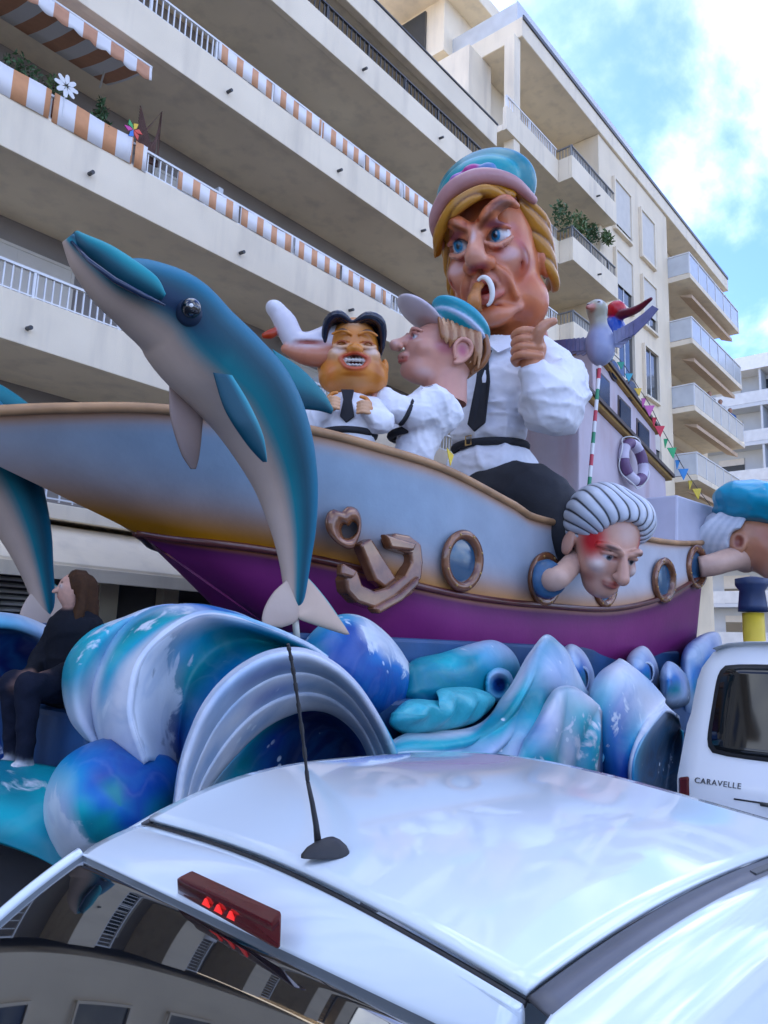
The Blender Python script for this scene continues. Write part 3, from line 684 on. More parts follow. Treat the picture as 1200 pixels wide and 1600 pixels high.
# raised stern block
def ramp(name, pts8, mat, par, col=None): return MB().hexa(pts8).build(name, mat, par, bev=.03)
a0 = at(1062, 850, 5.2); a1 = at(1118, 848, 5.2); t0 = at(1077, 780, 5.2); t1 = at(1120, 792, 5.2)
xs0, xs1 = a0[0]-.15, a1[0]; zs0 = a0[2]-.03; zt0, zt1 = t0[2], t1[2]
M['stern_paint'] = material('lilac_white_stern_paint', (.46, .46, .54), .45, .12, 1.3, .1, 14)
MB().hexa([(xs0, 5.2, zs0), (xs1, 5.2, a1[2]), (xs1, 2*CY-5.2, a1[2]), (xs0, 2*CY-5.2, zs0), (xs0+.25, 5.24, zt0), (xs1+.15, 5.24, zt1), (xs1+.15, 2*CY-5.24, zt1), (xs0+.25, 2*CY-5.24, zt0)]).build('stern_block', M['stern_paint'], boat, bev=.04)

# portholes
def porthole(u, v, Y, r, glass=True):
    c = at(u, v, Y); c = np.array(c); n = np.array([-.10, -1, -.08]); n /= np.linalg.norm(n)
    a = np.cross(n, [0, 0, 1]); a /= np.linalg.norm(a); b = np.cross(a, n)
    k = 40; V = []; prof = [(1.0, -.05), (1.05, .06), (.98, .12), (.85, .13), (.74, .09), (.70, -.02)]
    for i in range(k):
        w = 2*math.pi*i/k
        for pr, pz in prof: V.append(c+r*pr*(math.cos(w)*a+math.sin(w)*b)+n*pz*r*1.2)
    m = len(prof); F = [(i*m+j, i*m+j+1, ((i+1) % k)*m+j+1, ((i+1) % k)*m+j) for i in range(k) for j in range(m-1)]
    ring = link('porthole', rawmesh('porthole', V, F), M['bronze'], boat)
    V = [c+n*.0]+[c+r*.72*(math.cos(2*math.pi*i/k)*a+math.sin(2*math.pi*i/k)*b)-n*.02*r for i in range(k)]; V[0] = c+n*r*.06
    link('glass', rawmesh('glass', V, [(0, i+1, (i+1) % k+1) for i in range(k)]), M['port_glass'], ring)
    for i in range(8):
        w = 2*math.pi*(i+.5)/8; q = c+r*.91*(math.cos(w)*a+math.sin(w)*b)+n*.14*r
        MB().tube([q, q+n*.03*r, q+n*.05*r], [r*.045, r*.045, r*.02], 8).build('rivet', M['gold'], ring)
def hullY(u, v):
    """depth of the near hull side under a pixel"""
    best = None
    for Y in np.linspace(4.6, 7.6, 61):
        p = at(u, v, Y); d = np.abs(H[:, :, 0]-p[0])*.3+np.abs(H[:, :, 2]-p[2]); i = np.unravel_index(d.argmin(), d.shape); e = abs(H[i][1]-Y)
        if best is None or e < best[0]: best = (e, Y)
    return best[1]
for u, v, r in ((722, 876, .40), (851, 905, .40), (945, 915, .36), (1037, 907, .42), (1088, 886, .44)):
    porthole(u, v, hullY(u, v)-.04, r)

# anchor moulded on the side
def outline(pts, y): return [np.array(at(u, v, y)) for u, v in pts]
ya = hullY(575, 880)-.12
an = None
heart = [(507, 815), (512, 800), (524, 795), (533, 800), (543, 791), (558, 795), (565, 812), (563, 835), (550, 858), (528, 850), (512, 833)]
hole = [(533, 826), (538, 819), (545, 822), (551, 815), (558, 822), (556, 833), (545, 841), (536, 838)]
hp = catmull(np.array(heart+[heart[0]]), 45)[:-1]; hl = catmull(np.array(hole+[hole[0]]), 45)[:-1]
# align hole to heart by angle
def ang_sort(P, c, n=44):
    a = np.arctan2(P[:, 1]-c[1], P[:, 0]-c[0]); o = np.argsort(a); a = a[o]; P = P[o]
    w = np.linspace(-math.pi, math.pi, n, endpoint=False); return np.stack([np.interp(w, a, P[:, k], period=2*math.pi) for k in (0, 1)], 1)
hp = ang_sort(hp, (543, 829)); hl = ang_sort(hl, (547, 829))
rings = [(hp, ya+.12), (hp, ya-.10), ((hp-[540, 827])*.93+[540, 827], ya-.16), ((hp-[540, 827])*.5+hl*.5-(np.array([540, 827])*-.5), ya-.15), (hl, ya-.11), (hl, ya+.05)]
rings[3] = (hp*.42+hl*.58, ya-.16)
V = [at(u, v, y) for P, y in rings for u, v in P]; n = len(hp)
F = [(i*n+j, i*n+(j+1) % n, (i+1)*n+(j+1) % n, (i+1)*n+j) for i in range(len(rings)-1) for j in range(n)]
anch = thing('anchor', 'bronze anchor with heart shaped eye moulded on the hull side', 'anchor', at(585, 930, ya))
link('eye_ring', rawmesh('eye_ring', V, F), M['bronze'], anch)
def slab(name, pts, y, t=.17, par=None, mat=None):
    P = outline(pts, y); o = MB().prism(P[::-1], (0, -t, 0)).build(name, mat or M['bronze'], par or anch, False); return bevel(o, .035, 3)
slab('shank', [(548, 852), (566, 842), (606, 905), (588, 920), (572, 908)], ya+.05, .16)
slab('arms', [(530, 888), (540, 892), (548, 915), (566, 924), (590, 918), (615, 900), (625, 880), (624, 868), (597, 858), (592, 842), (600, 834), (622, 838), (640, 851), (643, 880), (640, 905), (625, 930), (600, 945), (570, 952), (540, 942), (524, 925), (521, 905)], ya, .2)
slab('fluke', [(525, 880), (549, 893), (541, 905), (523, 900)], ya-.12, .12)
slab('fluke', [(591, 835), (641, 850), (636, 862), (600, 858)], ya-.12, .12)
slab('crown_bar', [(570, 950), (610, 928), (642, 900), (640, 915), (614, 940), (578, 960)], ya-.1, .16)

# ------------------------------------------------------------------ wheelhouse
cab = thing('wheelhouse', 'two storey pinkish white wheelhouse with gold roof trim on the boat', 'wheelhouse', (13.5, CY, 4))
M['cabin'] = material('pinkish_cabin_paint', (.52, .45, .49), .5, .12, 1.2, .1, 14, dirt=((.40, .20, .17), .5, .5))
M['brown_trim'] = material('brown_trim_paint', (.07, .045, .035), .5, .2, 6, .1, 20)
M['navy'] = material('navy_glass', (.015, .03, .07), .15, .2, 4, 0)
YC = 6.3
def wall3(pts, name, mat, par, t=.12): return MB().prism([np.array(p) for p in pts], (0, t, 0)).build(name, mat, par)
lA, lB, lC, lD = at(903, 616, YC), at(1052, 780, YC), at(1052, 860, YC), at(905, 860, YC)
k_front = 2.6      # width across the boat
def tier(top0, top1, bot0, bot1, roof_mat, over, th, nm):
    """box whose near side is the given quad; far side across the boat"""
    q = [np.array(p) for p in (bot0, bot1, top1, top0)]; f = [p+np.array([0, k_front, 0]) for p in q]
    o = MB().hexa([q[0], q[1], f[1], f[0], q[3], q[2], f[2], f[3]]).build(nm, M['cabin'], cab, bev=.03)
    d = q[2]-q[3]; d = d/np.linalg.norm(d); upv = np.array([0, 0, th])
    r0 = q[3]-d*over+np.array([0, -over*.6, 0.003]); r1 = q[2]+d*over+np.array([0, -over*.6, .003]); g0 = r0+np.array([0, k_front+over*1.2, 0]); g1 = r1+np.array([0, k_front+over*1.2, 0])
    rf = MB().hexa([r0, r1, g1, g0, r0+upv, r1+upv, g1+upv, g0+upv]).build('roof', roof_mat, o, bev=.03)
    e = np.array([0, -.05, th*.35]); MB().hexa([r0+e, r1+e, r1+e+[0, .06, 0], r0+e+[0, .06, 0], r0+e+[0, 0, .08], r1+e+[0, 0, .08], r1+e+[0, .06, .08], r0+e+[0, .06, .08]]).build('edge_trim', M['brown_trim'], rf)
    return o
low = tier(at(905, 612, YC), at(1040, 748, YC), at(905, 870, YC), at(1045, 850, YC), M['gold'], .18, .2, 'lower_cabin')
YC2 = 6.75
upc = tier(at(925, 548, YC2), at(1024, 676, YC2), at(930, 660, YC2), at(1030, 772, YC2), M['gold'], .14, .16, 'upper_cabin')
YC3 = 6.9
def pane(u, v, wpx, hpx, Y, sl, rnd=False, frame='brown_trim'):
    P = [at(u-wpx, v-hpx-sl*wpx, Y), at(u+wpx, v-hpx+sl*wpx, Y), at(u+wpx, v+hpx+sl*wpx, Y), at(u-wpx, v+hpx-sl*wpx, Y)]
    if rnd:
        c = sum(np.array(p) for p in P)/4; ex = (np.array(P[1])-P[0])/2; ez = (np.array(P[0])-P[3])/2
        P = [c+ex*math.cos(w)+ez*math.sin(w) for w in np.linspace(0, 2*math.pi, 24, endpoint=False)]
    w = MB().prism(P, (0, .06, 0)).build('window', M['navy'], cab)
    c = sum(np.array(p) for p in P)/len(P); O = [c+(np.array(p)-c)*1.22+np.array([0, .03, 0]) for p in P]
    MB().prism(O, (0, .06, 0)).build('frame', M[frame], w)
for u, v in ((945, 615), (978, 656), (1007, 692)): pane(u, v, 8, 24, YC2-.05, 1.05)
for u, v in ((962, 578), (990, 610)): pane(u, v, 7, 13, YC2-.07, 1.0, True)
pane(893, 585, 14, 9, YC2+.2, .0, True)
# gable band under the upper roof
# life ring leaning on the cabin wall
lr = thing('life_ring', 'purple and white striped life ring hanging on the wheelhouse side', 'life ring', at(990, 740, YC-.2))
c = at(990, 722, YC-.18); n_ = np.array([-.25, -1, .1]); n_ /= np.linalg.norm(n_); a_ = np.cross(n_, [0, 0, 1]); a_ /= np.linalg.norm(a_); b_ = np.cross(a_, n_)
M['ring_p'] = material('purple_ring_paint', (.13, .06, .15), .45, .2, 5, .1, 20); M['ring_w'] = material('lilac_white_ring_paint', (.52, .48, .58), .45, .1, 5, .1, 20)
for k in range(8):
    P = [c+.33*(math.cos(w)*a_+1.25*math.sin(w)*b_) for w in np.linspace(k*math.pi/4, (k+1)*math.pi/4, 9)]
    MB().tube(P, .115, 12, False).build('ring_segment', M['ring_p' if k % 2 else 'ring_w'], lr, True)
MB().tube([c+.46*(math.cos(w)*a_+1.25*math.sin(w)*b_)+n_*.06*math.sin(w*4) for w in np.linspace(0, 2*math.pi, 49)], .014, 6).build('rope', M['white_metal'], lr, True)

# ------------------------------------------------------------------ lofted leaf / body helpers
def px(Y, u, v): return depth(at(u, v, Y))/FPX
def loft_body(name, st, mat, par, colfn, nr_=64, seg=40, flat=.86):
    """st rows: u, v, halfwidth px, Y ; dorsal side = image right/up of the travel direction"""
    S = catmull(np.array(st, float), nr_); C = np.array([at(u, v, Y) for u, v, h, Y in S]); hw = np.array([max(h, .5)*px(Y, u, v) for u, v, h, Y in S])
    V = []; cols = []
    for i in range(nr_):
        t = C[min(i+1, nr_-1)]-C[max(i-1, 0)]; t /= np.linalg.norm(t); vw = CAMP-C[i]; vw /= np.linalg.norm(vw)
        d = np.cross(t, vw); d /= np.linalg.norm(d); s = np.cross(d, t); s /= np.linalg.norm(s)
        if d @ RT < 0: d = -d
        if s @ vw < 0: s = -s
        for k in range(seg):
            w = 2*math.pi*k/seg; V.append(C[i]+hw[i]*(math.cos(w)*d+flat*math.sin(w)*s)); cols.append(colfn(i/(nr_-1), math.cos(w), math.sin(w)))
    F = gridfaces(nr_, seg, True); n0 = len(V); V += [C[0], C[-1]]; cols += [colfn(0, 0, 1), colfn(1, 0, 1)]
    F += [(n0, (k+1) % seg, k) for k in range(seg)] + [(n0+1, (nr_-1)*seg+k, (nr_-1)*seg+(k+1) % seg) for k in range(seg)]
    return link(name, rawmesh(name, V, F, np.array(cols)), mat, par)
def leaf(name, A_, B_, ys, th, mat, par, colfn, n=26, seg=20):
    A2 = catmull(np.array(A_, float), n); B2 = catmull(np.array(B_, float), n); yy = np.interp(np.linspace(0, 1, n), np.linspace(0, 1, len(ys)), ys)
    V = []; cols = []
    for i in range(n):
        a = np.array(at(*A2[i], yy[i])); b = np.array(at(*B2[i], yy[i])); c = (a+b)/2; h = (b-a)/2; vw = CAMP-c; vw /= np.linalg.norm(vw)
        nn = vw-h*(vw@h)/(h@h+1e-9); nn /= np.linalg.norm(nn); f = math.sin(math.pi*min(1, .12+.86*i/(n-1)))**.5; tk = min(th*f, np.linalg.norm(h)*.9+.004)
        for k in range(seg):
            w = 2*math.pi*k/seg; V.append(c+math.cos(w)*h+math.sin(w)*nn*tk); cols.append(colfn(i/(n-1), math.cos(w), math.sin(w)))
    F = gridfaces(n, seg, True)+[tuple(range(seg))[::-1], tuple((n-1)*seg+k for k in range(seg))]
    return link(name, rawmesh(name, V, F, np.array(cols)), mat, par)
def mixc(a, b, t): t = min(1, max(0, t)); t = t*t*(3-2*t); return np.array(a)*(1-t)+np.array(b)*t
TEAL_D, TEAL, TEAL_B, BLUE_D, CREAM, CREAM_D = (.003, .055, .085), (.008, .165, .20), (.02, .28, .32), (.003, .026, .07), (.52, .41, .34), (.27, .19, .155)
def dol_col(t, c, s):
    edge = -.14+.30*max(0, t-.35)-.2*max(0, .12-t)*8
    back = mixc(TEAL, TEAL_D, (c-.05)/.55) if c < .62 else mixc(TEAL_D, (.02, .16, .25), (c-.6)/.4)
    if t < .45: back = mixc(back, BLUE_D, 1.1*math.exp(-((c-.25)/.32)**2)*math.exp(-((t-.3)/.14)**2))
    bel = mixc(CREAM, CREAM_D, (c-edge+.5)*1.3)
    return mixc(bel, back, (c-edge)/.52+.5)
def dolphin(label, dx, dy, sc, Y, rot=0, group='leaping dolphins'):
    ca, sa = math.cos(R(rot)), math.sin(R(rot))
    T = lambda L: [(460+((q[0]-460)*ca+(q[1]-960)*sa)*sc+dx, 960+((q[1]-960)*ca-(q[0]-460)*sa)*sc+dy, *q[2:]) for q in L]
    t = thing('dolphin', label, 'dolphin', at(460+dx, 985+dy, Y), group)
    body = [(106, 372, 12, Y), (120, 388, 22, Y), (140, 410, 33, Y), (178, 443, 47, Y), (220, 464, 64, Y), (270, 495, 76, Y), (308, 539, 80, Y), (352, 582, 80, Y), (390, 624, 78, Y), (422, 682, 69, Y), (446, 750, 54, Y), (458, 820, 39, Y), (461, 878, 26, Y), (461, 930, 17, Y), (462, 955, 8, Y)]
    body = [(u, v, h*sc*.95, y) for u, v, h, y in T(body)]
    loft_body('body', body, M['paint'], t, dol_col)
    bk = [(118, 366, 7, Y-.02), (135, 382, 15, Y-.09), (165, 402, 21, Y-.16), (200, 428, 24, Y-.25), (235, 450, 20, Y-.33), (256, 464, 6, Y-.36)]
    loft_body('upper_beak', [(u, v, h*sc, y) for u, v, h, y in T(bk)], M['paint'], t, lambda t, c, s: mixc(TEAL_D, TEAL_B, c*.8+.15), 30, 24, .8)
    m = MB(); m.tube([at(*q) for q in [(a, b, y) for a, b, y in T([(112, 378, Y-.05), (140, 408, Y-.2), (180, 438, Y-.33), (225, 462, Y-.43), (258, 477, Y-.45)])]], [.012, .018, .022, .02, .008], 8); m.build('mouth_line', M['navy'], t, True)
    if sc > 0:
        ex, ey = T([(297, 485)])[0]; e = np.array(at(ex, ey, Y-.33)); k = px(Y-.4, ex, ey)*sc
        def ball(nm, c, r, mat, par, fl=1.):
            me = bpy.data.meshes.new(nm); bm = bmesh.new(); bmesh.ops.create_uvsphere(bm, u_segments=20, v_segments=14, radius=r); bm.to_mesh(me); bm.free()
            me.polygons.foreach_set('use_smooth', [True]*len(me.polygons)); me.transform(Matrix.Translation(Vector([float(x) for x in c]))); return link(nm, me, mat, par)
        lid = ball('eyelid', e+np.array([.02, .05, 0]), 22*k, material('dark_lid_paint', (.006, .02, .05), .6, .1, 4, 0), t)
        eb = ball('eye', e-np.array([.02, .04, 0]), 16*k, material('black_eye', (.006, .008, .012), .06, .1, 3, 0, coat=1), t)
        gl = ball('glint', e-np.array([.02, .04, 0])+(CAMP-e)/np.linalg.norm(CAMP-e)*14.5*k+np.array([0, 0, 4*k]), 3.8*k, M['white_metal'], eb)
    fc = lambda a, b: (lambda t, c, s: mixc(mixc(a, b, abs(c)**2*1.1-.1), TEAL_D, t*.3-.1))
    leaf('flipper', T([(333, 582), (352, 640), (385, 692), (411, 722)]), T([(362, 586), (388, 630), (410, 680), (417, 722)]), [Y-.42, Y-.52, Y-.5], .05, M['paint'], t, lambda t, c, s: mixc(TEAL_D, (.10, .36, .42), c*.9))
    leaf('flipper', T([(264, 595), (266, 650), (282, 705), (298, 733)]), T([(318, 618), (316, 665), (311, 710), (306, 733)]), [Y+.25, Y+.2, Y+.1], .05, M['paint'], t, lambda t, c, s: mixc((.34, .26, .23), (.13, .10, .09), t*1.1))
    leaf('dorsal_fin', T([(425, 545), (470, 575), (505, 612), (521, 640)]), T([(462, 640), (480, 640), (503, 643), (518, 647)]), [Y+.05, Y+.02, Y], .07, M['paint'], t, lambda t, c, s: mixc(TEAL, TEAL_D, c+.4))
    fl = lambda t, c, s: mixc((.54, .42, .34), TEAL_B, (c-.86)*9) if True else None
    leaf('fluke', T([(450, 905), (428, 925), (414, 948), (409, 968), (412, 978)]), T([(470, 925), (468, 945), (466, 960), (462, 972), (440, 981)]), [Y, Y-.05, Y-.08], .045, M['paint'], t, lambda t, c, s: mixc((.50, .41, .35), (.42, .33, .28), t))
    leaf('fluke', T([(455, 925), (458, 945), (462, 958), (468, 968), (515, 984), (540, 992)]), T([(474, 895), (490, 912), (508, 934), (524, 956), (538, 978), (546, 991)]), [Y, Y-.05, Y-.08], .045, M['paint'], t, fl)
    r0 = T([(461, 960), (464, 1000)]); MB().tube([at(*r0[0], Y), at(*r0[1], Y)], .03, 10).build('support_rod', M['pale_blind'], t, True)
    return t
dolphin('large teal dolphin with cream belly leaping in front of the hull', 0, 0, 1.0, 4.95)
dolphin('teal dolphin cut off by the left edge beyond the bow', -385, 10, .98, 8.3, 13)

# ================================================================== painted waves round the boat
def smooth_noise(seed, f): return wob(seed, 7, f)
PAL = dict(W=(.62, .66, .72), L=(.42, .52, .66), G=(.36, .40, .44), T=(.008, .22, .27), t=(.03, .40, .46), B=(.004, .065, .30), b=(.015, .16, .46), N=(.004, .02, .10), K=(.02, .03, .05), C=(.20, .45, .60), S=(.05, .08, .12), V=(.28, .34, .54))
def colrow(code, n):
    """string of palette letters spread along a row"""
    return catmull(np.array([PAL[c] for c in code]), n) if len(code) > 1 else np.array([PAL[code]]*n)
def patch(name, rows, codes, foams, mat, par=None, nu=70, nv=60, rough=.02, nf=2.0, seed=1, thick=.05, folds=None):
    R7 = []
    for r, c, f in zip(rows, codes, foams):
        P = np.array([at(*q) for q in r]); fm = np.interp(np.linspace(0, 1, len(r)), np.linspace(0, 1, len(f)), f) if hasattr(f, '__len__') else np.full(len(r), f)
        R7.append(np.c_[P, colrow(c, len(r)), fm])
    S = surface(R7, nu, nv)
    if folds:           # (amp, count, slant): rounded pleats running down the sheet
        jj, ii = np.meshgrid(np.linspace(0, 1, nu), np.linspace(0, 1, nv)); ph = 2*math.pi*(folds[1]*jj+folds[2]*ii)+1.3*np.sin(5*ii+4*jj)
        w_ = np.abs(np.sin(ph/2))*np.clip(ii*5, 0, 1); S[:, :, 1] -= folds[0]*w_
        g = (1-w_)[..., None]*np.clip(ii*5, 0, 1)[..., None]*.55; S[:, :, 3:6] = S[:, :, 3:6]*(1-g)+np.array(PAL['T'])*g
    S = S.reshape(-1, 7)
    fn = smooth_noise(seed, nf); d = rough*fn(S[:, 0], S[:, 1], S[:, 2])+rough*.5*smooth_noise(seed+5, nf*2.5)(S[:, 0], S[:, 1], S[:, 2])
    S[:, 1] += d; S[:, 2] += d*.5
    c = np.clip(S[:, 3:], 0, 1)
    o = link(name, rawmesh(name, S[:, :3], gridfaces(nv, nu), c), mat or M['wave'], par)
    if thick: solid(o, thick, 0)
    return o
def dome(name, outl, cen, Y0, Y1, codes, foams, par=None, seed=1, rough=.02, nf=2., n=72, m=26, power=.5, closed=True, fn=None):
    """rounded form bulging from an outline at Y0 towards Y1 at its centre"""
    O = catmull(np.array(list(outl)+[outl[0]], float), n+1)[:-1]; c = np.array(cen, float); V = []; cols = []
    k = len(codes); cr_ = np.array([colrow(q+q[0], n+1)[:-1] for q in codes]); fm = np.array([np.interp(np.linspace(0, 1, n+1)[:-1], np.linspace(0, 1, len(f)+1), list(f)+[f[0]]) if hasattr(f, '__len__') else np.full(n, f) for f in foams])
    for i in range(m):
        s = i/(m-1); P = O*(1-s)+c*s; h = (1-(1-s)**2)**power; ci = s*(k-1); a = min(int(ci), k-2); w = ci-a
        C = cr_[a]*(1-w)+cr_[a+1]*w; f = fm[a]*(1-w)+fm[a+1]*w
        for j in range(n):
            y = Y0+(Y1-Y0)*h
            if fn: y += fn(s, j/n)
            V.append(at(P[j, 0], P[j, 1], y)); cols.append((*C[j], f[j]))
    V = np.array(V); q = smooth_noise(seed, nf)(V[:, 0], V[:, 1], V[:, 2])*rough; q = q*np.repeat(np.linspace(0, 1, m)**.5, n); V[:, 1] += q; V[:, 2] += .6*q
    # back half so that the form has depth
    O3 = np.array([at(u, v, Y0+.35) for u, v in O*.9+c*.1]); O4 = np.array([at(u, v, Y0+.5) for u, v in O*.35+c*.65])
    V = np.vstack([O4, O3, V]); cc = np.array(cols); cols = np.vstack([cc[:n], cc[:n], cc])
    o = link(name, rawmesh(name, V, gridfaces(m+2, n, True), np.clip(cols, 0, 1)), M['wave'], par); return o
GRP = 'painted wave sculptures of the float'
def wave(label, u, v, Y): return thing('wave_sculpture', label, 'wave', at(u, v, Y), GRP)

# platform and skirt
pl = thing('float_platform', 'blue green painted float platform and skirt under the waves', 'platform', (9, 7.6, .4))
M['plat'] = material('deep_blue_platform_paint', (.012, .06, .16), .5, .4, 1.2, .1, 14)
MB().box(2.9, 16.5, 5.1, 10.2, .45, 1.35).build('base', M['plat'], pl, bev=.05)
MB().box(3.3, 16.0, 5.5, 9.6, 1.353, 2.0).build('upper_step', M['plat'], pl, bev=.05)
patch('skirt', [[(-80, 1185, 5.6), (20, 1195, 5.5), (90, 1205, 5.4), (160, 1225, 5.2)], [(-80, 1225, 5.1), (20, 1243, 5.0), (80, 1256, 4.9), (160, 1290, 4.7)], [(-80, 1262, 4.85), (20, 1285, 4.8), (80, 1306, 4.7), (160, 1350, 4.5)], [(-80, 1295, 4.8), (20, 1325, 4.75), (80, 1350, 4.65), (160, 1400, 4.45)]],
      ['BTtT', 'tTtT', 'TtTT', 'TTTT'], [.2, .35, .2, .1], None, pl, seed=3, rough=.03)
for x in (4.2, 7.5, 12.5, 15.2):
    MB().tube([(x, 5.3, .42), (x, 5.6, .42)], .42, 24).build('wheel', M['rubber'], pl, True)

# tall shell-ribbed curl on the left
w = wave('big shell ribbed curling wave beside the seated person', 230, 1190, 4.6)
lip1 = [(134, 1150), (112, 1120), (101, 1070), (110, 1025), (145, 988), (195, 968), (240, 952), (300, 950)]
bul1 = [(150, 1162), (124, 1120), (118, 1070), (132, 1025), (165, 988), (210, 963), (255, 948), (310, 950)]
lip2 = [(166, 1180), (150, 1128), (148, 1078), (168, 1022), (200, 978), (245, 952), (290, 949), (318, 956)]
bul2 = [(182, 1188), (166, 1128), (168, 1075), (188, 1018), (225, 974), (275, 950), (320, 949), (370, 960)]
lip3 = [(228, 1192), (207, 1135), (203, 1098), (216, 1036), (255, 990), (310, 959), (362, 962), (425, 982), (480, 1007), (512, 1028)]
ins0 = [(236, 1190), (216, 1133), (213, 1098), (226, 1040), (262, 997), (312, 967), (362, 970), (425, 989), (480, 1012), (512, 1031)]
ins1 = [(262, 1200), (250, 1140), (252, 1092), (262, 1045), (290, 1008), (335, 985), (380, 984), (432, 1001), (480, 1019), (510, 1034)]
ins2 = [(285, 1215), (283, 1160), (288, 1108), (300, 1062), (330, 1027), (370, 1010), (410, 1008), (450, 1015), (485, 1026), (510, 1038)]
ins3 = [(276, 1270), (296, 1195), (322, 1128), (348, 1084), (385, 1052), (420, 1036), (450, 1030), (475, 1029), (497, 1033), (512, 1042)]
def yrow(L, *ys):
    y = np.interp(np.linspace(0, 1, len(L)), np.linspace(0, 1, len(ys)), ys); return [(u, v, float(q)) for (u, v), q in zip(L, y)]
patch('outer_ribs', [yrow([(u+26, v+8) for u, v in lip1], 5.5, 5.9), yrow(lip1, 5.25, 5.6), yrow(bul1, 4.98, 5.3), yrow([(u-4, v) for u, v in lip2], 5.0, 5.3), yrow([(u+5, v+1) for u, v in lip2], 4.86, 5.15), yrow(bul2, 4.62, 4.95), yrow([(u*.5+p*.5, v*.5+q*.5) for (u, v), (p, q) in zip(arclen(catmull(np.array(bul2, float), 30), 10), lip3)], 4.42, 4.75), yrow(lip3, 4.30, 4.55)],
      ['WWTtCbb', 'WWTtCbb', 'WWTtCLb', 'WWWCLbb', 'WWWCCLb', 'WWCtTLbL', 'WWWCtLbC', 'WWWWLCWC'], [[.3, .2, .7, .2], [.2, .2, .8, .2], [.3, .2, .8, .1], .1, [.2, .4, .1], [.2, .3, .75, .1], [.2, .1, .6, 0], .1], None, w, 84, 90, .012, 2.5, 11, .04)
patch('inner_face', [yrow(lip3, 4.30, 4.55), yrow(ins0, 4.36, 4.6), yrow(ins1, 4.72, 4.85), yrow(ins2, 4.85, 4.9), yrow(ins3, 4.38, 4.55)],
      ['WWWWWWWW', 'GGGGWCTC', 'GGGCTTTT', 'BBTTTtTt', 'bbBbTttt'], [.1, [.9, .85, .1, .0], [.95, .8, .1, .3, .2], [.2, .5, .0, .1, .2], [.1, .35, .1, .5, .1]], None, w, 84, 70, .015, 2.5, 12, .03)

# wide arch with concentric bands
w = wave('broad arching wave with pale concentric bands and navy hollow behind the car roof', 440, 1240, 4.2)
orim = [(270, 1300), (276, 1255), (282, 1210), (300, 1150), (325, 1100), (365, 1055), (415, 1026), (460, 1018), (505, 1030), (550, 1064), (585, 1112), (610, 1160), (625, 1200)]
irim = [(300, 1290), (318, 1245), (345, 1205), (380, 1165), (415, 1134), (460, 1113), (500, 1109), (535, 1124), (562, 1152), (578, 1186), (585, 1215)]
oq = arclen(catmull(np.array(orim, float), 60), 14); iq = arclen(catmull(np.array(irim, float), 60), 14)
def mixrow(s, *ys): return yrow([tuple(p) for p in oq*(1-s)+iq*s], *ys)
cav = lambda s: [tuple(p) for p in iq*(1-s)+np.array([480, 1250])*s]
patch('bands', [yrow([tuple(p) for p in oq*1.0+[14, 22]], 4.75), mixrow(-.03, 4.2), mixrow(0, 3.98), mixrow(.06, 3.93), mixrow(.2, 4.0), mixrow(.34, 4.12), mixrow(.37, 4.11), mixrow(.55, 4.2), mixrow(.70, 4.30), mixrow(.73, 4.28), mixrow(.9, 4.4), mixrow(.98, 4.5), mixrow(1.0, 4.58)],
      ['bTTtCCTT', 'CCWWLWCC', 'WWWWWWWWt', 'WWWLLWWWt', 'WLLLVLLLC', 'WWLLLLWLC', 'WWWLWWWWC', 'WLLWVLLLC', 'WWLLLWWWt', 'WWWWWWWWC', 'GWWLWWLC', 'GGWWWWC', 'SSSTTSS'], [.1, .15, 0, .1, .2, .1, .1, .2, .2, .1, .2, .1, 0], None, w, 90, 110, .008, 3, 21, .03)
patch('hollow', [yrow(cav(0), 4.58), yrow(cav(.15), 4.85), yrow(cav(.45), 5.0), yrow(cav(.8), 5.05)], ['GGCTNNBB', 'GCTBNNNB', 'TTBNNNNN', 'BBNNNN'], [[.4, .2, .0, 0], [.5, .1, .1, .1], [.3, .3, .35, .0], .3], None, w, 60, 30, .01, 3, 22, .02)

# rounded swell low on the left
w = wave('round blue swell with white foam below the ribbed curl', 175, 1330, 4.5)
dome('swell', [(172, 1150), (130, 1165), (95, 1190), (73, 1230), (68, 1275), (80, 1320), (110, 1355), (200, 1365), (290, 1330), (300, 1240), (275, 1190), (225, 1165)], (185, 1255), 4.75, 4.1, ['BbCWWWTBBb', 'BbCLWWtTBB', 'BBbtTTTTBB', 'TTbbTTBBBB', 'Tb'], [[.1, .2, .6, .95, .9, .2, .1], [.0, .1, .5, .95, .7, .3, .1], [.1, .1, .35, .6, .5, .35, .1], .3, .25], w, 31, .11, 3.2)

# draped peak in the middle
w = wave('tall draped white and turquoise wave peak in the middle', 830, 1200, 4.3)
sil = [(600, 1165), (629, 1150), (683, 1146), (736, 1137), (773, 1110), (800, 1067), (827, 1019), (853, 994), (875, 1009), (890, 1041), (913, 1083), (936, 1105)]
bas = [(600, 1230), (645, 1235), (693, 1240), (757, 1245), (816, 1250), (880, 1255), (940, 1255)]
s2 = arclen(catmull(np.array(sil, float), 80), 14); b2 = arclen(catmull(np.array(bas, float), 60), 14)
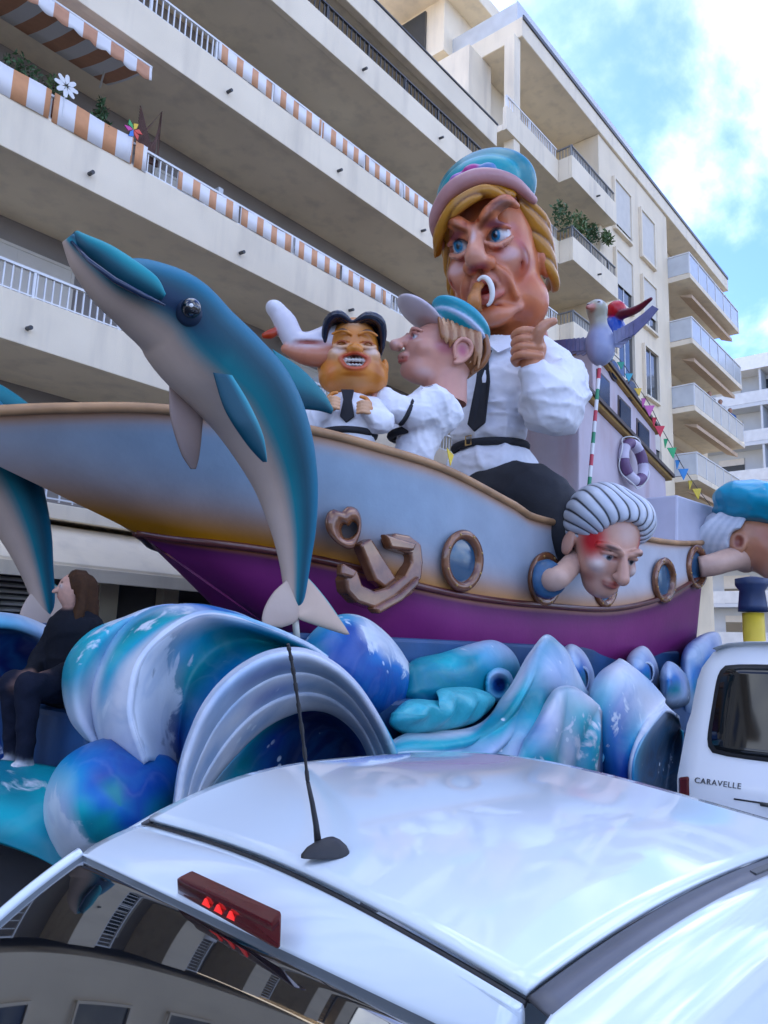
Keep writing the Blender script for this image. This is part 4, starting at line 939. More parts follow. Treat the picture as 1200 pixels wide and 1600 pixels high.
# sheet fans out from the peak: row points slide down along the folds
def mid(s, sh=0): return [tuple(p) for p in s2*(1-s)+b2*s+np.array([sh, 0])]
patch('drape', [yrow([(u, v+20) for u, v in mid(0)], 5.05), yrow(mid(0), 4.74, 4.68), yrow(mid(.012), 4.64, 4.58), yrow(mid(.06), 4.54, 4.48), yrow(mid(.2), 4.42, 4.3), yrow(mid(.34, -6), 4.40, 4.28), yrow(mid(.5), 4.22, 4.15), yrow(mid(.66, -8), 4.2, 4.12), yrow(mid(1), 4.05, 3.95)],
      ['CtTTWWL', 'WtWCWWWWL', 'WWWWWWWWW', 'WWWCWLLWL', 'CtttTtLLWC', 'WWLLtTTLLL', 'LWWLLLtTLC', 'WCtWLLLtTC', 'tCWLLLCT'], [.1, .2, .15, .15, .2, .2, .2, .2, .2], None, w, 110, 90, .02, 3.0, 41, .04, (.055, 4, 1.6))
cr1 = [(790, 1215), (806, 1180), (843, 1116), (866, 1080), (884, 1071), (912, 1084), (936, 1104)]; ba1 = [(800, 1260), (830, 1255), (860, 1250), (890, 1245), (928, 1235)]
c2_ = arclen(catmull(np.array(cr1, float), 50), 10); b3_ = arclen(catmull(np.array(ba1, float), 50), 10)
m2 = lambda s: [tuple(p) for p in c2_*(1-s)+b3_*s]
patch('front_fold', [yrow(m2(0), 4.25, 4.1), yrow(m2(.05), 4.08, 3.92), yrow(m2(.3), 4.0, 3.8), yrow(m2(.6), 3.98, 3.78), yrow(m2(1), 3.95, 3.78)], ['WWLWWW', 'LLVWWW', 'TtCLWtC', 'CTTtWCt', 'TTTTTT'], [.1, .1, .45, .5, .3], None, w, 70, 60, .01, 3, 42, .03, (.035, 3, .8))
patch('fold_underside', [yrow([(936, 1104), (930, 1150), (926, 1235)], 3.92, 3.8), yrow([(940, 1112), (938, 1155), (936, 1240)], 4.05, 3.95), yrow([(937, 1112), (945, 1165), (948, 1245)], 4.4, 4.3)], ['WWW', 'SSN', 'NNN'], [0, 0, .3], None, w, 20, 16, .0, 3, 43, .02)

# hooded peak right of the middle
w = wave('hooded blue wave peak with dark hollow next to the van', 990, 1230, 4.0)
patch('hood', [yrow([(935, 1240), (922, 1160), (926, 1092), (950, 1050), (985, 1060)], 4.9), yrow([(928, 1240), (918, 1155), (923, 1090), (938, 1053), (968, 1031)], 4.45, 4.5), yrow([(944, 1240), (936, 1160), (941, 1095), (960, 1052), (990, 1044)], 4.15, 4.2), yrow([(965, 1245), (958, 1175), (968, 1110), (988, 1070), (1018, 1068)], 3.98, 4.05), yrow([(985, 1250), (980, 1195), (992, 1150), (1012, 1110), (1038, 1092)], 3.90, 3.99), yrow([(988, 1253), (985, 1198), (995, 1160), (1014, 1126), (1040, 1102)], 3.84, 3.92), yrow([(990, 1255), (988, 1200), (997, 1166), (1016, 1136), (1041, 1109), (1060, 1120)], 3.82, 3.9)],
      ['BBLL', 'bBCLLW', 'BbtLWW', 'BBbVLWL', 'BBbCWWW', 'WWWWWW', 'bbbCWWW'], [.1, .1, .1, [.1, .3, .5, .2], [.1, .2, .35, .1], 0, 0], None, w, 60, 60, .012, 3, 51, .035)
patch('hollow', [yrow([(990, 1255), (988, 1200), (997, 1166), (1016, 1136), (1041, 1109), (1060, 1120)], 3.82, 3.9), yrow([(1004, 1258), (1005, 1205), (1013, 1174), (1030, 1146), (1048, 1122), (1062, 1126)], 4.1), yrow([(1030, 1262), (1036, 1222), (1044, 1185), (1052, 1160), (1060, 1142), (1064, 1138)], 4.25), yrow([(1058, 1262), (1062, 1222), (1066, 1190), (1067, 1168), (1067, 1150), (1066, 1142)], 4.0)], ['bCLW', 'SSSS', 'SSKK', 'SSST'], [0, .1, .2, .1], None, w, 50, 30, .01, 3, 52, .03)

# swells against the hull
w = wave('dark blue round swell with foam under the dolphin tail', 570, 1110, 5.2)
dome('swell', [(470, 1010), (490, 985), (512, 968), (540, 959), (573, 966), (607, 992), (633, 1026), (648, 1060), (640, 1100), (600, 1135), (540, 1120), (480, 1060)], (560, 1050), 5.5, 4.85, ['bCCCWLLbBTB', 'TbbBWWbBBBB', 'BBBBBbBBBBB', 'BBBBB', 'BB'], [[.4, .3, .4, .8, .8, .5, .1, .1], [.3, .1, .3, .7, .65, .2, .1, .0], [.1, .05, .3, .5, .25, .05, .05], .1, .1], w, 61, .08, 3.)
w = wave('low teal hump between the round swell and the tall peak', 740, 1110, 5.0)
dome('hump', [(620, 1085), (640, 1035), (690, 1020), (735, 1006), (770, 1000), (797, 1014), (813, 1043), (812, 1090), (770, 1120), (690, 1130), (640, 1120)], (735, 1070), 5.45, 4.95, ['TTtLLLCTTTB', 'TTtTCCTTTBB', 'TTTTTTTTT', 'TTTT'], [.2, .3, .2, .15], w, 62, .07, 4.)
dome('eye_curl', [(757, 1068), (762, 1052), (778, 1043), (796, 1050), (803, 1070), (795, 1092), (775, 1098), (760, 1086)], (780, 1070), 4.97, 4.85, ['TCLC', 'CLTC', 'BN', 'NB'], [.2, .1, 0, 0], w, 63, .0, fn=lambda s, j: .25*max(0, s-.3))
def hood(label, O, cc, cr, Y, code='LWL'):
    w_ = wave(label, O[0][0], O[0][1], Y)
    dome('peak', O, (sum(p[0] for p in O)/len(O), sum(p[1] for p in O)/len(O)), Y+.3, Y-.15, [code, 'LLVL', 'bLbT', 'Bb'], [.2, .15, .1, .1], w_, int(O[0][0]), .05, 4.)
    cO = [(cc[0]+cr[0]*math.cos(a), cc[1]+cr[1]*math.sin(a)) for a in np.linspace(0, 2*math.pi, 10, endpoint=False)]
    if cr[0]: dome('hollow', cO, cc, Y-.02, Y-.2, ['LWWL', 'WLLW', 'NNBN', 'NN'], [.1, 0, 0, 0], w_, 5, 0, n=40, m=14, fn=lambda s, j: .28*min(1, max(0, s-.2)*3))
hood('small hooded wave just right of the tall draped peak', [(870, 1040), (880, 1014), (893, 1006), (910, 1016), (923, 1037), (929, 1060), (925, 1100), (880, 1110)], (908, 1062), (15, 24), 5.0)
hood('small hooded wave in the middle of the row under the stern', [(976, 1060), (981, 1025), (1003, 1009), (1020, 1023), (1030, 1052), (1028, 1090), (985, 1095)], (1010, 1052), (14, 20), 5.0)
hood('small plain wave bump right of the hooded wave under the stern', [(1030, 1060), (1034, 1044), (1044, 1033), (1061, 1042), (1077, 1066), (1075, 1100), (1035, 1105)], (1050, 1062), (0, 0), 4.7, 'SLS')
hood('tall pale blue wave at the stern partly behind the van', [(1062, 1080), (1066, 1020), (1090, 995), (1117, 987), (1128, 1003), (1125, 1050), (1110, 1110), (1070, 1120)], (1090, 1040), (0, 0), 5.0, 'bVWL')
# wave behind the seated person
w = wave('navy wave with pale rim behind the seated person at the left edge', 20, 1200, 6.4)
patch('face', [yrow([(-90, 965), (0, 968), (45, 976), (90, 1000), (130, 1040)], 6.9), yrow([(-90, 958), (0, 960), (45, 969), (90, 992), (135, 1030)], 6.5), yrow([(-90, 975), (0, 976), (45, 985), (80, 1005), (120, 1050)], 6.35), yrow([(-90, 990), (0, 990), (40, 998), (70, 1020), (105, 1070)], 6.55), yrow([(-90, 1100), (0, 1100), (50, 1110), (90, 1120), (130, 1130)], 6.6), yrow([(-90, 1230), (0, 1235), (60, 1230), (110, 1225), (160, 1220)], 6.2)],
      ['LLLL', 'LLWL', 'CCLL', 'NNNN', 'NNNB', 'BBBT'], [.1, .1, .1, .0, [.2, .55, .1], [.3, .2]], None, w, 50, 50, .02, 2, 71, .04)
dome('ledge', [(90, 1150), (140, 1128), (200, 1125), (240, 1150), (235, 1190), (180, 1210), (120, 1200)], (165, 1165), 6.1, 5.5, ['BbBB', 'BBBB', 'BB'], [.1, .1, .1], w, 72, .02)

# crumpled cloth lying between the waves
cl = dome('teal_cloth', [(610, 1116), (640, 1093), (688, 1094), (682, 1080), (702, 1074), (742, 1075), (773, 1090), (765, 1110), (735, 1132), (690, 1144), (640, 1150), (610, 1134)], (690, 1112), 4.75, 4.45, ['tttt', 'tTtC', 'ttTt', 'tt'], [0, 0, 0, 0], None, 81, .09, 9., 110, 34)
cl.data.materials.clear(); cl.data.materials.append(material('shiny_teal_cloth', (.04, .40, .46), .3, .15, 6, .5, 14))
setp(cl, 'crumpled shiny turquoise cloth lying between the waves', 'cloth')

# ================================================================== white hatchback in front
car = thing('parked_car', 'white hatchback with roof antenna parked in the foreground', 'car', (2.2, 1.17, 0))
Z3 = lambda L: np.array([atZ(*q) for q in L])
Lc = arclen(catmull(Z3([(235, 1283, 1.42), (300, 1246, 1.468), (400, 1213, 1.50), (500, 1193, 1.515), (640, 1181, 1.51)]), 80), 40)
Rc = arclen(catmull(Z3([(822, 1556, 1.43), (900, 1503, 1.45), (1000, 1432, 1.46), (1100, 1382, 1.465), (1200, 1340, 1.455), (1290, 1312, 1.43)]), 80), 40)
Sc = arclen(catmull(Z3([(235, 1283, 1.42), (380, 1326, 1.45), (500, 1380, 1.462), (600, 1428, 1.462), (700, 1485, 1.453), (822, 1556, 1.43)]), 80), 40)
Fc = arclen(catmull(Z3([(640, 1181, 1.51), (720, 1177, 1.525), (840, 1194, 1.535), (930, 1212, 1.535), (1060, 1245, 1.515), (1200, 1285, 1.47), (1290, 1312, 1.43)]), 80), 40)
def fair(P, deg=3):
    t = np.linspace(-1, 1, len(P)); w = np.ones(len(P)); w[0] = w[-1] = 60
    return np.stack([np.polyval(np.polyfit(t, P[:, k], deg, w=w), t) for k in range(3)], 1)
Lc, Rc, Sc, Fc = [fair(q) for q in (Lc, Rc, Sc, Fc)]
for a_, b_ in (((Sc, 0), (Lc, 0)), ((Sc, -1), (Rc, 0)), ((Fc, 0), (Lc, -1)), ((Fc, -1), (Rc, -1))): a_[0][a_[1]] = b_[0][b_[1]]
def coons(S, F_, L, R2):
    n, m = len(L), len(S); s = np.linspace(0, 1, m)[None, :, None]; t = np.linspace(0, 1, n)[:, None, None]
    return (1-t)*S[None]+t*F_[None]+(1-s)*L[:, None]+s*R2[:, None]-((1-s)*(1-t)*S[0]+s*(1-t)*S[-1]+(1-s)*t*F_[0]+s*t*F_[-1])
def sheetobj(name, G, mat, par, th=.012, off=-1):
    n, m = G.shape[:2]; o = link(name, rawmesh(name, G.reshape(-1, 3), [f[::-1] for f in gridfaces(n, m)]), mat, par)
    return solid(o, th, off) if th else o
roof = coons(Sc, Fc, Lc, Rc)
sheetobj('roof', roof, M['car_white'], car)
# windscreen side of the roof rolls over
ws = np.array([Fc, Fc+[.05, 0, -.02], Fc+[.3, 0, -.17], Fc+[.75, 0, -.52]]); sheetobj('windscreen', np.stack([catmull(ws[:, j], 14) for j in range(40)], 1), M['car_glass'], car)
# rear door: spoiler strip, window
gap = np.array([-.006, 0, -.006])
Gt = arclen(catmull(Z3([(130, 1334, 1.372), (200, 1362, 1.378), (270, 1396, 1.383), (350, 1436, 1.385), (430, 1480, 1.385), (560, 1543, 1.382), (690, 1603, 1.375), (800, 1652, 1.36)]), 80), 40)
Gt = fair(Gt, 2); S_ = Sc+gap
sp_rows = [S_+[.004, 0, -.03], S_+[0, 0, -.004], S_*.7+Gt*.3+[0, 0, .012], S_*.25+Gt*.75+[0, 0, .012], Gt+[0, 0, .003], Gt+[.004, 0, -.012]]
spoiler = sheetobj('rear_door', np.stack([catmull(np.array(sp_rows)[:, j], 26) for j in range(40)], 1), M['car_white'], car)
seam = MB().tube([p+np.array([-.002, 0, -.010]) for p in Sc], .006, 6).build('seam', M['rubber'], car, True)
G0 = fair(Gt, 2)+[0, 0, -.004]
# window sinks towards the tailgate
wrows = []
for s in np.linspace(0, 1, 24):
    P = G0+np.array([-.62*s, 0, -.30*s-.24*s*s]); c = P[:, 1].mean(); P[:, 1] = c+(P[:, 1]-c)*(1+.05*s)+.0; wrows.append(P)
sheetobj('rear_window', np.array(wrows), M['car_glass'], car, .006)
left = [r[0]+np.array([.0, .012, .004]) for r in wrows]; MB().tube(left, .014, 8).build('window_frame', M['car_white'], car, True)
MB().tube([p+np.array([0, .02, -.004]) for p in left], .008, 6).build('window_seal', M['rubber'], car, True)
right = [r[-1]+np.array([.0, -.02, .004]) for r in wrows]; MB().tube(right, .03, 8).build('window_frame', M['car_white'], car, True)
# roof trims and upper side panels
def trim(Cv, sgn, nm):
    o1, o2, o3 = Cv+[0, sgn*.004, -.006], Cv+[0, sgn*.034, -.018], Cv+[0, sgn*.04, -.03]
    g = sheetobj(nm, np.array([o1, o2, o3]) if sgn > 0 else np.array([o1, o2, o3])[::-1], M['gutter'], car, .01)
    MB().tube([p+np.array([0, sgn*.004, -.004]) for p in Cv], .005, 6).build('seal', M['rubber'], g, True)
    a = Cv+[0, sgn*.037, -.02]; a = np.vstack([a[0]+[-.35, 0, -.16], a[0]+[-.15, 0, -.055], a]); 
    rows_ = [a, a+[0, sgn*.03, -.012], a+[0, sgn*.075, -.09], a+[0, sgn*.12, -.26], a+[0, sgn*.17, -.50], a+[0, sgn*.19, -.62]]
    S2 = np.stack([catmull(np.array(rows_)[:, j], 22) for j in range(len(a))], 1)
    pn = sheetobj('side_panel', S2 if sgn > 0 else S2[::-1], M['car_white'], car, .01)
    q = S2[11:20, 16:40]+[0, sgn*.006, .002]; sheetobj('side_window', q if sgn > 0 else q[::-1], M['car_glass'], car, .004)
trim(Lc, 1, 'roof_trim'); trim(Rc, -1, 'roof_trim')
q = Rc[22]+np.array([0, -.02, -.003]); d = Rc[25]-Rc[22]; MB().hexa([q, q+d, q+d+[0, -.013, -.004], q+[0, -.013, -.004], q+[0, 0, .004], q+d+[0, 0, .004], q+d+[0, -.013, 0], q+[0, -.013, 0]]).build('rack_flap', M['dark_metal'], car, bev=.001)
# third brake light
bl = [(275, 1397, 1.388), (428, 1481, 1.388), (441, 1445, 1.44), (293, 1366, 1.44), (274, 1372, 1.437), (424, 1446, 1.432), (443, 1422, 1.458), (300, 1357, 1.458)]
bl = Z3(bl); lamp = MB().hexa([bl[0], bl[1], bl[2]+[0, 0, -.04], bl[3]+[0, 0, -.04], bl[4], bl[5], bl[6], bl[7]]).build('brake_light', M['red_lens'], car); bevel(lamp, .012, 4)
f0, f1, f2, f3 = bl[0], bl[1], bl[5], bl[4]
for k in range(3):
    s = .36+.13*k; a = f0*(1-s)+f1*s; b = f3*(1-s)+f2*s; n = np.cross(f1-f0, f3-f0); n /= np.linalg.norm(n); n = n if n[0] < 0 else -n
    ex = (f1-f0)/np.linalg.norm(f1-f0)*.014; c = a*.62+b*.38; h = b*.75+a*.25
    MB().prism([c-ex+n*.001, c+ex+n*.001, h+ex*.25+n*.001, h-ex*.25+n*.001], n*.003).build('lamp_cell', M['red_bright'], lamp)
# antenna
bp = np.array(atZ(516, 1336, 1.47)); fl_ = roof.reshape(-1, 3); bp[2] = fl_[np.argmin(((fl_[:, :2]-bp[:2])**2).sum(1)), 2]+.001; bp = np.array(atZ(516, 1336, bp[2]))
k = 20; V = []
for i, (s, hh) in enumerate(((1, 0), (1, .006), (.82, .018), (.5, .028), (.2, .033))):
    for j in range(k):
        w_ = 2*math.pi*j/k; x = math.cos(w_)*(.062 if math.cos(w_) < 0 else .038); V.append(bp+np.array([x*s-.0*(1-s), math.sin(w_)*.030*s*(1+.35*math.cos(w_)), hh]) @ np.array([[.93, -.37, 0], [.37, .93, 0], [0, 0, 1]]))
F = gridfaces(5, k, True)+[tuple(4*k+j for j in range(k))]
base = link('antenna', rawmesh('antenna', V, F), M['rubber'], car)
db = depth(bp)
pt = lambda u, v, dd=0: CAMP+ray(u, v)*(db+dd)
low = [pt(497, 1318), pt(494, 1290), pt(488, 1255, -.01), pt(481, 1222, -.02)]
MB().tube(low, [.0075, .006, .005, .004], 10).build('mast', M['rubber'], base, True)
wp = catmull(np.array([pt(481, 1222, -.02), pt(473, 1150, -.03), pt(464, 1085, -.05), pt(456, 1035, -.06), pt(450, 1006, -.07)]), 90)
MB().tube(wp, [.0030+.0012*(math.sin(i*.55) > .2) for i in range(90)], 8).build('whip', M['rubber'], base, True)
# lower body and wheels
V = [(.16, .3), (.13, .6), (.22, .86), (.42, .9), (3.2, .93), (3.95, .84), (4.2, .66), (4.22, .32)]
m = MB().prism([(x, .33, z) for x, z in V][::-1], (0, 1.68, 0)); m.build('body', M['car_white'], car, bev=.06)
for x in (.78, 3.4):
    for y in (.30, 1.84):
        wh = MB().tube([(x, y, .3), (x, y+.02, .3), (x, y+.18, .3), (x, y+.2, .3)], [.26, .3, .3, .26], 28).build('wheel', M['rubber'], car, True)
        MB().tube([(x, y-.01, .3), (x, y+.21, .3)], .18, 20).build('hub', M['white_metal'], wh, True)
for y in (.345, 1.83): MB().hexa([(.10, y, .58), (.10, y+.17, .58), (.3, y+.17, .58), (.3, y, .58), (.16, y, .86), (.16, y+.17, .86), (.34, y+.17, .86), (.34, y, .86)]).build('tail_light', M['red_lens'], car, bev=.02)

# ================================================================== white van ahead
van = thing('parked_van', 'white passenger van with dark rear window parked beyond the car', 'van', (7.6, .9, 0))
prof = [(5.40, .32), (5.34, .55), (5.33, 1.0), (5.37, 1.22), (5.58, 1.90), (5.66, 1.99), (5.85, 2.02), (9.2, 2.0), (9.5, 1.9), (10.1, 1.25), (10.55, 1.05), (10.65, .7), (10.6, .32)]
Yl, Yr = 1.90, -.08; cyv = (Yl+Yr)/2
def vy(z, s): return cyv+s*((Yl-Yr)/2)*(1-max(0, z-1.1)*.13-max(0, z-1.85)*.5)
sec = []
for x, z in catmull(np.array(prof), 80): sec.append((x, z))
V = []; n = 15
for x, z in sec:
    for j in range(n):
        s = -1+2*j/(n-1); e = abs(s)**10*.06; V.append((x+(e if x < 7.5 else -e), vy(z, s), z-(.05*abs(s)**8 if z > 1.5 else 0)))
F = gridfaces(len(sec), n)
L0 = [i*n for i in range(len(sec))]; F.append(tuple(L0)); F.append(tuple(i+n-1 for i in L0)[::-1])
link('body', rawmesh('body', V, F), M['van_white'], van)
for z_, y0 in (): pass
def van_rear(z): return np.interp(z, [.32, .55, 1.0, 1.22, 1.90, 1.99], [5.40, 5.34, 5.33, 5.37, 5.58, 5.66])
def vpt(s, z, o=.0): e = abs(s)**10*.06; return np.array([van_rear(z)+e-o, vy(z, s), z])
def rear_panel(name, s0, s1, z0, z1, o, mat, par, rad=.12):
    P = []; cs = [(s1, z0), (s1, z1), (s0, z1), (s0, z0)]
    ss = np.linspace(0, 1, 14); G = []
    for b in np.linspace(0, 1, 14):
        row = []
        for a in ss:
            # rounded corners by squircle squeeze
            A_, B_ = 2*a-1, 2*b-1; f = 1-.06*(abs(A_)*abs(B_))**6
            row.append(vpt(s0+(s1-s0)*(A_*f+1)/2, z0+(z1-z0)*(B_*f+1)/2, o))
        G.append(row)
    return sheetobj(name, np.array(G), mat, par, .012, 0)
rw = rear_panel('rear_window', -.80, .80, 1.29, 1.84, .018, M['van_glass'], van)
rear_panel('window_seal', -.83, .83, 1.265, 1.865, .006, M['rubber'], rw)
MB().tube([vpt(s, 1.02, .004) for s in np.linspace(-.86, .62, 20)], .006, 6).build('seam', M['rubber'], van, True)
MB().tube([vpt(s, .0+1.015-.0, .02) for s in np.linspace(-.1, .46, 12)], .012, 8).build('handle_strip', M['dark_metal'], van, True)
for s in (.955, -.955):
    MB().hexa([vpt(s-.05, .72, .02), vpt(s+.045, .72, .02), vpt(s+.04, .72, -.1), vpt(s-.045, .72, -.1), vpt(s-.045, 1.12, .02), vpt(s+.04, 1.10, .02), vpt(s+.04, 1.10, -.1), vpt(s-.045, 1.12, -.1)]).build('tail_light', M['red_lens'], van, bev=.02)
MB().box(5.24, 5.5, -.02, 1.78, .3, .5).build('bumper', M['rubber'], van, bev=.03)
tcu = bpy.data.curves.new('lettering', 'FONT'); tcu.body = 'CARAVELLE'; tcu.size = .05; tcu.extrude = .004; tcu.space_character = 1.15
to = bpy.data.objects.new('lettering_curve', tcu); me = bpy.data.meshes.new_from_object(to); bpy.data.objects.remove(to)
p0 = vpt(.87, 1.085, .02); p1 = vpt(.3, 1.085, .02); ex = (p1-p0)/np.linalg.norm(p1-p0); zv = vpt(.7, 1.2)-vpt(.7, 1.1); zv /= np.linalg.norm(zv); nn = np.cross(ex, zv)
me.transform(Matrix(((ex[0], zv[0], nn[0], p0[0]), (ex[1], zv[1], nn[1], p0[1]), (ex[2], zv[2], nn[2], p0[2]), (0, 0, 0, 1))))
link('lettering', me, M['dark_metal'], van, 'dark CARAVELLE lettering on the tailgate')
for x in (6.1, 9.6):
    for y in (-.05, 1.62): MB().tube([(x, y, .33), (x, y+.02, .33), (x, y+.19, .33), (x, y+.21, .33)], [.29, .33, .33, .29], 26).build('wheel', M['rubber'], van, True)

# ================================================================== person seated on the float
pp = np.array(at(75, 1200, 5.75)); per = thing('person', 'person with long dark hair in black clothes and white trainers sitting on the float', 'person', pp)
# local frame: -y = facing direction (image left, slightly towards us)
dd = depth(pp)/FPX
Mp = look(at(100, 1062, 5.75), -42, 1.08)
Mh_ = look(at(100, 1062, 5.75), -42, 1.08) @ Matrix.Translation((0, .01, .62)) @ Matrix.Rotation(R(-38), 4, 'Z') @ Matrix.Translation((0, -.01, -.62))
sk = (.50, .32, .26); bk = (.009, .010, .014); jn = (.012, .014, .024); wh_ = (.66, .68, .70)
c = Clay((-.5, -.75, -.75), (.5, .5, .85), .0125)
c.cap((0, .08, -.02), (0, .06, .35), .18, .19, bk, .05).ell((0, .1, -.06), (.2, .19, .15), bk, .06)
for s in (-1, 1):
    c.cap((s*.16, .06, .36), (s*.20, -.06, .12), .075, .062, bk, .05).cap((s*.20, -.06, .12), (s*.07, -.25, .02), .058, .045, bk, .03)
    c.cap((s*.07, -.25, .02), (s*.04, -.32, .0), .036, .03, sk, .02)
    for q in range(4): c.cap((s*.05+.012*q-.018, -.32, .0), (s*.05+.012*q-.018, -.375, -.025-.004*q), .011, .009, sk, .008)
    c.cap((s*.04+.03, -.29, .01), (s*.04+.04, -.34, .0), .012, .01, sk, .01)
    kn = (s*.12, -.40-.05*s, -.02); an2 = (s*.11+.02, -.36-.06*s, -.48)
    c.cap((s*.11, .05, -.08), kn, .105, .078, jn, .04).cap(kn, an2, .076, .05, jn, .03)
    c.cap((an2[0], an2[1]+.02, an2[2]-.06), (an2[0], an2[1]-.15, an2[2]-.085), .05, .042, wh_, .03)
hr = Matrix.Translation((0, .01, 0)) @ Matrix.Rotation(R(-38), 4, 'Z') @ Matrix.Translation((0, -.01, 0)); tp = lambda x, y, z: tuple(hr @ Vector((x, y, z)))
c.cap((0, .03, .42), (0, .0, .54), .055, .05, sk, .03)
c.ell(tp(0, -.01, .645), (.078, .095, .115), sk, .03, (0, 0, -38)).ell(tp(0, -.03, .575), (.052, .055, .05), sk, .03, (0, 0, -38))
c.cap(tp(0, -.095, .66), tp(0, -.128, .622), .012, .019, sk, .015)
c.ell(tp(0, -.085, .585), (.02, .02, .012), (.42, .16, .14), .012)
for s in (-1, 1): c.cut(tp(s*.035, -.105, .665), .02, None, .015); c.ell(tp(s*.033, -.085, .664), .016, (.5, .45, .42), .006); c.paint(tp(s*.034, -.1, .664), .010, (.02, .015, .012)); c.paint(tp(s*.034, -.095, .69), (.028, .03, .008), (.05, .03, .02))
c.ell((0, .05, .42), (.13, .11, .07), bk, .04)
wr_ = wob(77, 5, 14); c.disp(lambda X, Y, Z: .012*(1-np.abs(wr_(X, Y, Z)))**4*(Z < .45))
c.build('body', M['person'], per, Mp)
h = Clay((-.3, -.3, -.1), (.3, .35, .85), .0125); hc = (.045, .022, .012)
h.ell((0, .035, .68), (.098, .105, .115), hc, .03).cap((0, .09, .66), (0, .13, .35), .085, .08, hc, .04)
for s in (-1, 1): h.tube([(s*.05, .0, .76), (s*.082, .045, .66), (s*.095, .045, .52), (s*.10, .02, .36), (s*.085, -.02, .20), (s*.07, -.05, .08)], [.025, .03, .04, .045, .035, .012], hc, .03, 14)
h.cut((0, -.13, .63), (.085, .125, .12), None, .02)
h.disp(lambda X, Y, Z: .006*np.sin(60*np.arctan2(X, Y+.02)+6*Z))
h.build('hair', material('dark_hair', 'attr', .7, .3, 30, .1, 60, spec=.2), per, Mh_)

# ================================================================== sculpted figures on the float
SK, SKD, SKL, LIL = (.56, .235, .15), (.20, .04, .03), (.62, .33, .25), (.68, .47, .46)
def unit(u, v, Y): p = at(u, v, Y); return p, 100*depth(p)/FPX
def eye(c, x, y, z, r, iris=(.03, .22, .42), look_=(0, -1, 0)):
    c.ell((x, y, z), r, (.66, .66, .68), .012)
    l = np.array(look_, float); l /= np.linalg.norm(l); q = np.array((x, y, z))+l*r*.98
    c.paint(q, r*.60, iris, 1, .2); c.paint(q, r*.30, (.005, .006, .01), 1, .25); c.paint(q+np.array([r*.16, 0, r*.22]), r*.13, (.8, .8, .8), 1, .4)
def strands(c, curves, r, cols, k=.02, n=16):
    for i, P in enumerate(curves): c.tube(P, r if hasattr(r, '__len__') else [r*.7, r, r*.6], cols[i % len(cols)], k, n)
def clay_ring(c, cen, rx, ry, rad, col, k=.02, n=36, tilt=None, arc=(0, 2*math.pi)):
    m = rotm(*tilt) if tilt else np.eye(3); c.tube([np.array(cen)+m@np.array([rx*math.cos(w), ry*math.sin(w), 0]) for w in np.linspace(arc[0], arc[1], n)], rad, col, k)

# ---- giant blond sailor
P0, U = unit(774, 408, 6.9)
sailor = thing('sailor_figure', 'giant blond sailor figure with teal beret and raised fist towering over the boat', 'figure', at(790, 780, 6.9), 'caricature figures riding the float')
Mh = look(P0, -18, U*1.0, 15, -5) @ Matrix.Diagonal((.90, .95, 1.02, 1))
c = Clay((-1.25, -1.5, -2.1), (1.25, 1.3, 1.35), .027)
c.ell((0, .2, .45), (.78, .9, .80), SK, .1).ell((0, -.12, -.1), (.74, .78, .92), SK, .15).ell((0, -.2, -.72), (.64, .6, .42), SK, .2)
c.cap((0, .25, -.6), (.05, .35, -2.0), .60, .62, SK, .15)
for s in (-1, 1):
    c.ell((s*.47, -.12, -.72), (.36, .42, .40), SK, .14).ell((s*.42, -.60, -.22), (.27, .24, .26), SKL, .12)
    c.cut((s*.33, -.90, .16), (.25, .20, .17), SK, .06)
    eye(c, s*.32, -.70, .14, .165, look_=(-.25, -1, -.05))
    c.tube([(s*.12, -.93, .16), (s*.30, -.95, .27), (s*.52, -.80, .20)], [.05, .06, .04], SK, .03, 8)          # upper lid
    c.tube([(s*.13, -.90, .05), (s*.32, -.93, -.05), (s*.53, -.78, .06)], [.04, .055, .04], SKL, .03, 8)       # bag under the eye
    c.tube([(s*.07, -.98, .27), (s*.28, -.98, .42), (s*.52, -.84, .56), (s*.66, -.66, .50)], [.09, .12, .10, .05], SK, .06, 10)   # brow ridge
    c.tube([(s*.19, -.98, -.28), (s*.37, -.85, -.48), (s*.44, -.72, -.75)], [.04, .06, .05], SK, .10, 10)    # cheek fold
    c.ell((s*.15, -1.04, -.27), (.13, .14, .11), SK, .05)
    c.ell((s*.80, .16, -.12), (.13, .22, .30), SK, .06); c.cut((s*.90, .10, -.12), (.06, .12, .18), SKD, .04)
c.tube([(0, -.92, .28), (0, -1.04, .06), (0, -1.20, -.18)], [.10, .12, .17], SKL, .07, 8)
c.ell((0, -.78, -.52), (.36, .26, .22), SKL, .1).ell((.02, -.72, -.95), (.30, .25, .17), SK, .1)
c.cut((.02, -1.02, -.60), (.19, .14, .10), (.16, .03, .03), .05); c.tube([(-.22, -.86, -.70), (0, -1.0, -.75), (.25, -.86, -.68)], [.05, .075, .05], (.50, .20, .17), .04, 10); c.tube([(-.22, -.90, -.50), (0, -1.03, -.48), (.24, -.88, -.5)], [.05, .065, .05], (.52, .22, .18), .04, 10)
c.tube([(-.40, -.66, -.92), (0, -.9, -1.02), (.45, -.62, -.90)], [.05, .08, .05], SKL, .08, 10)
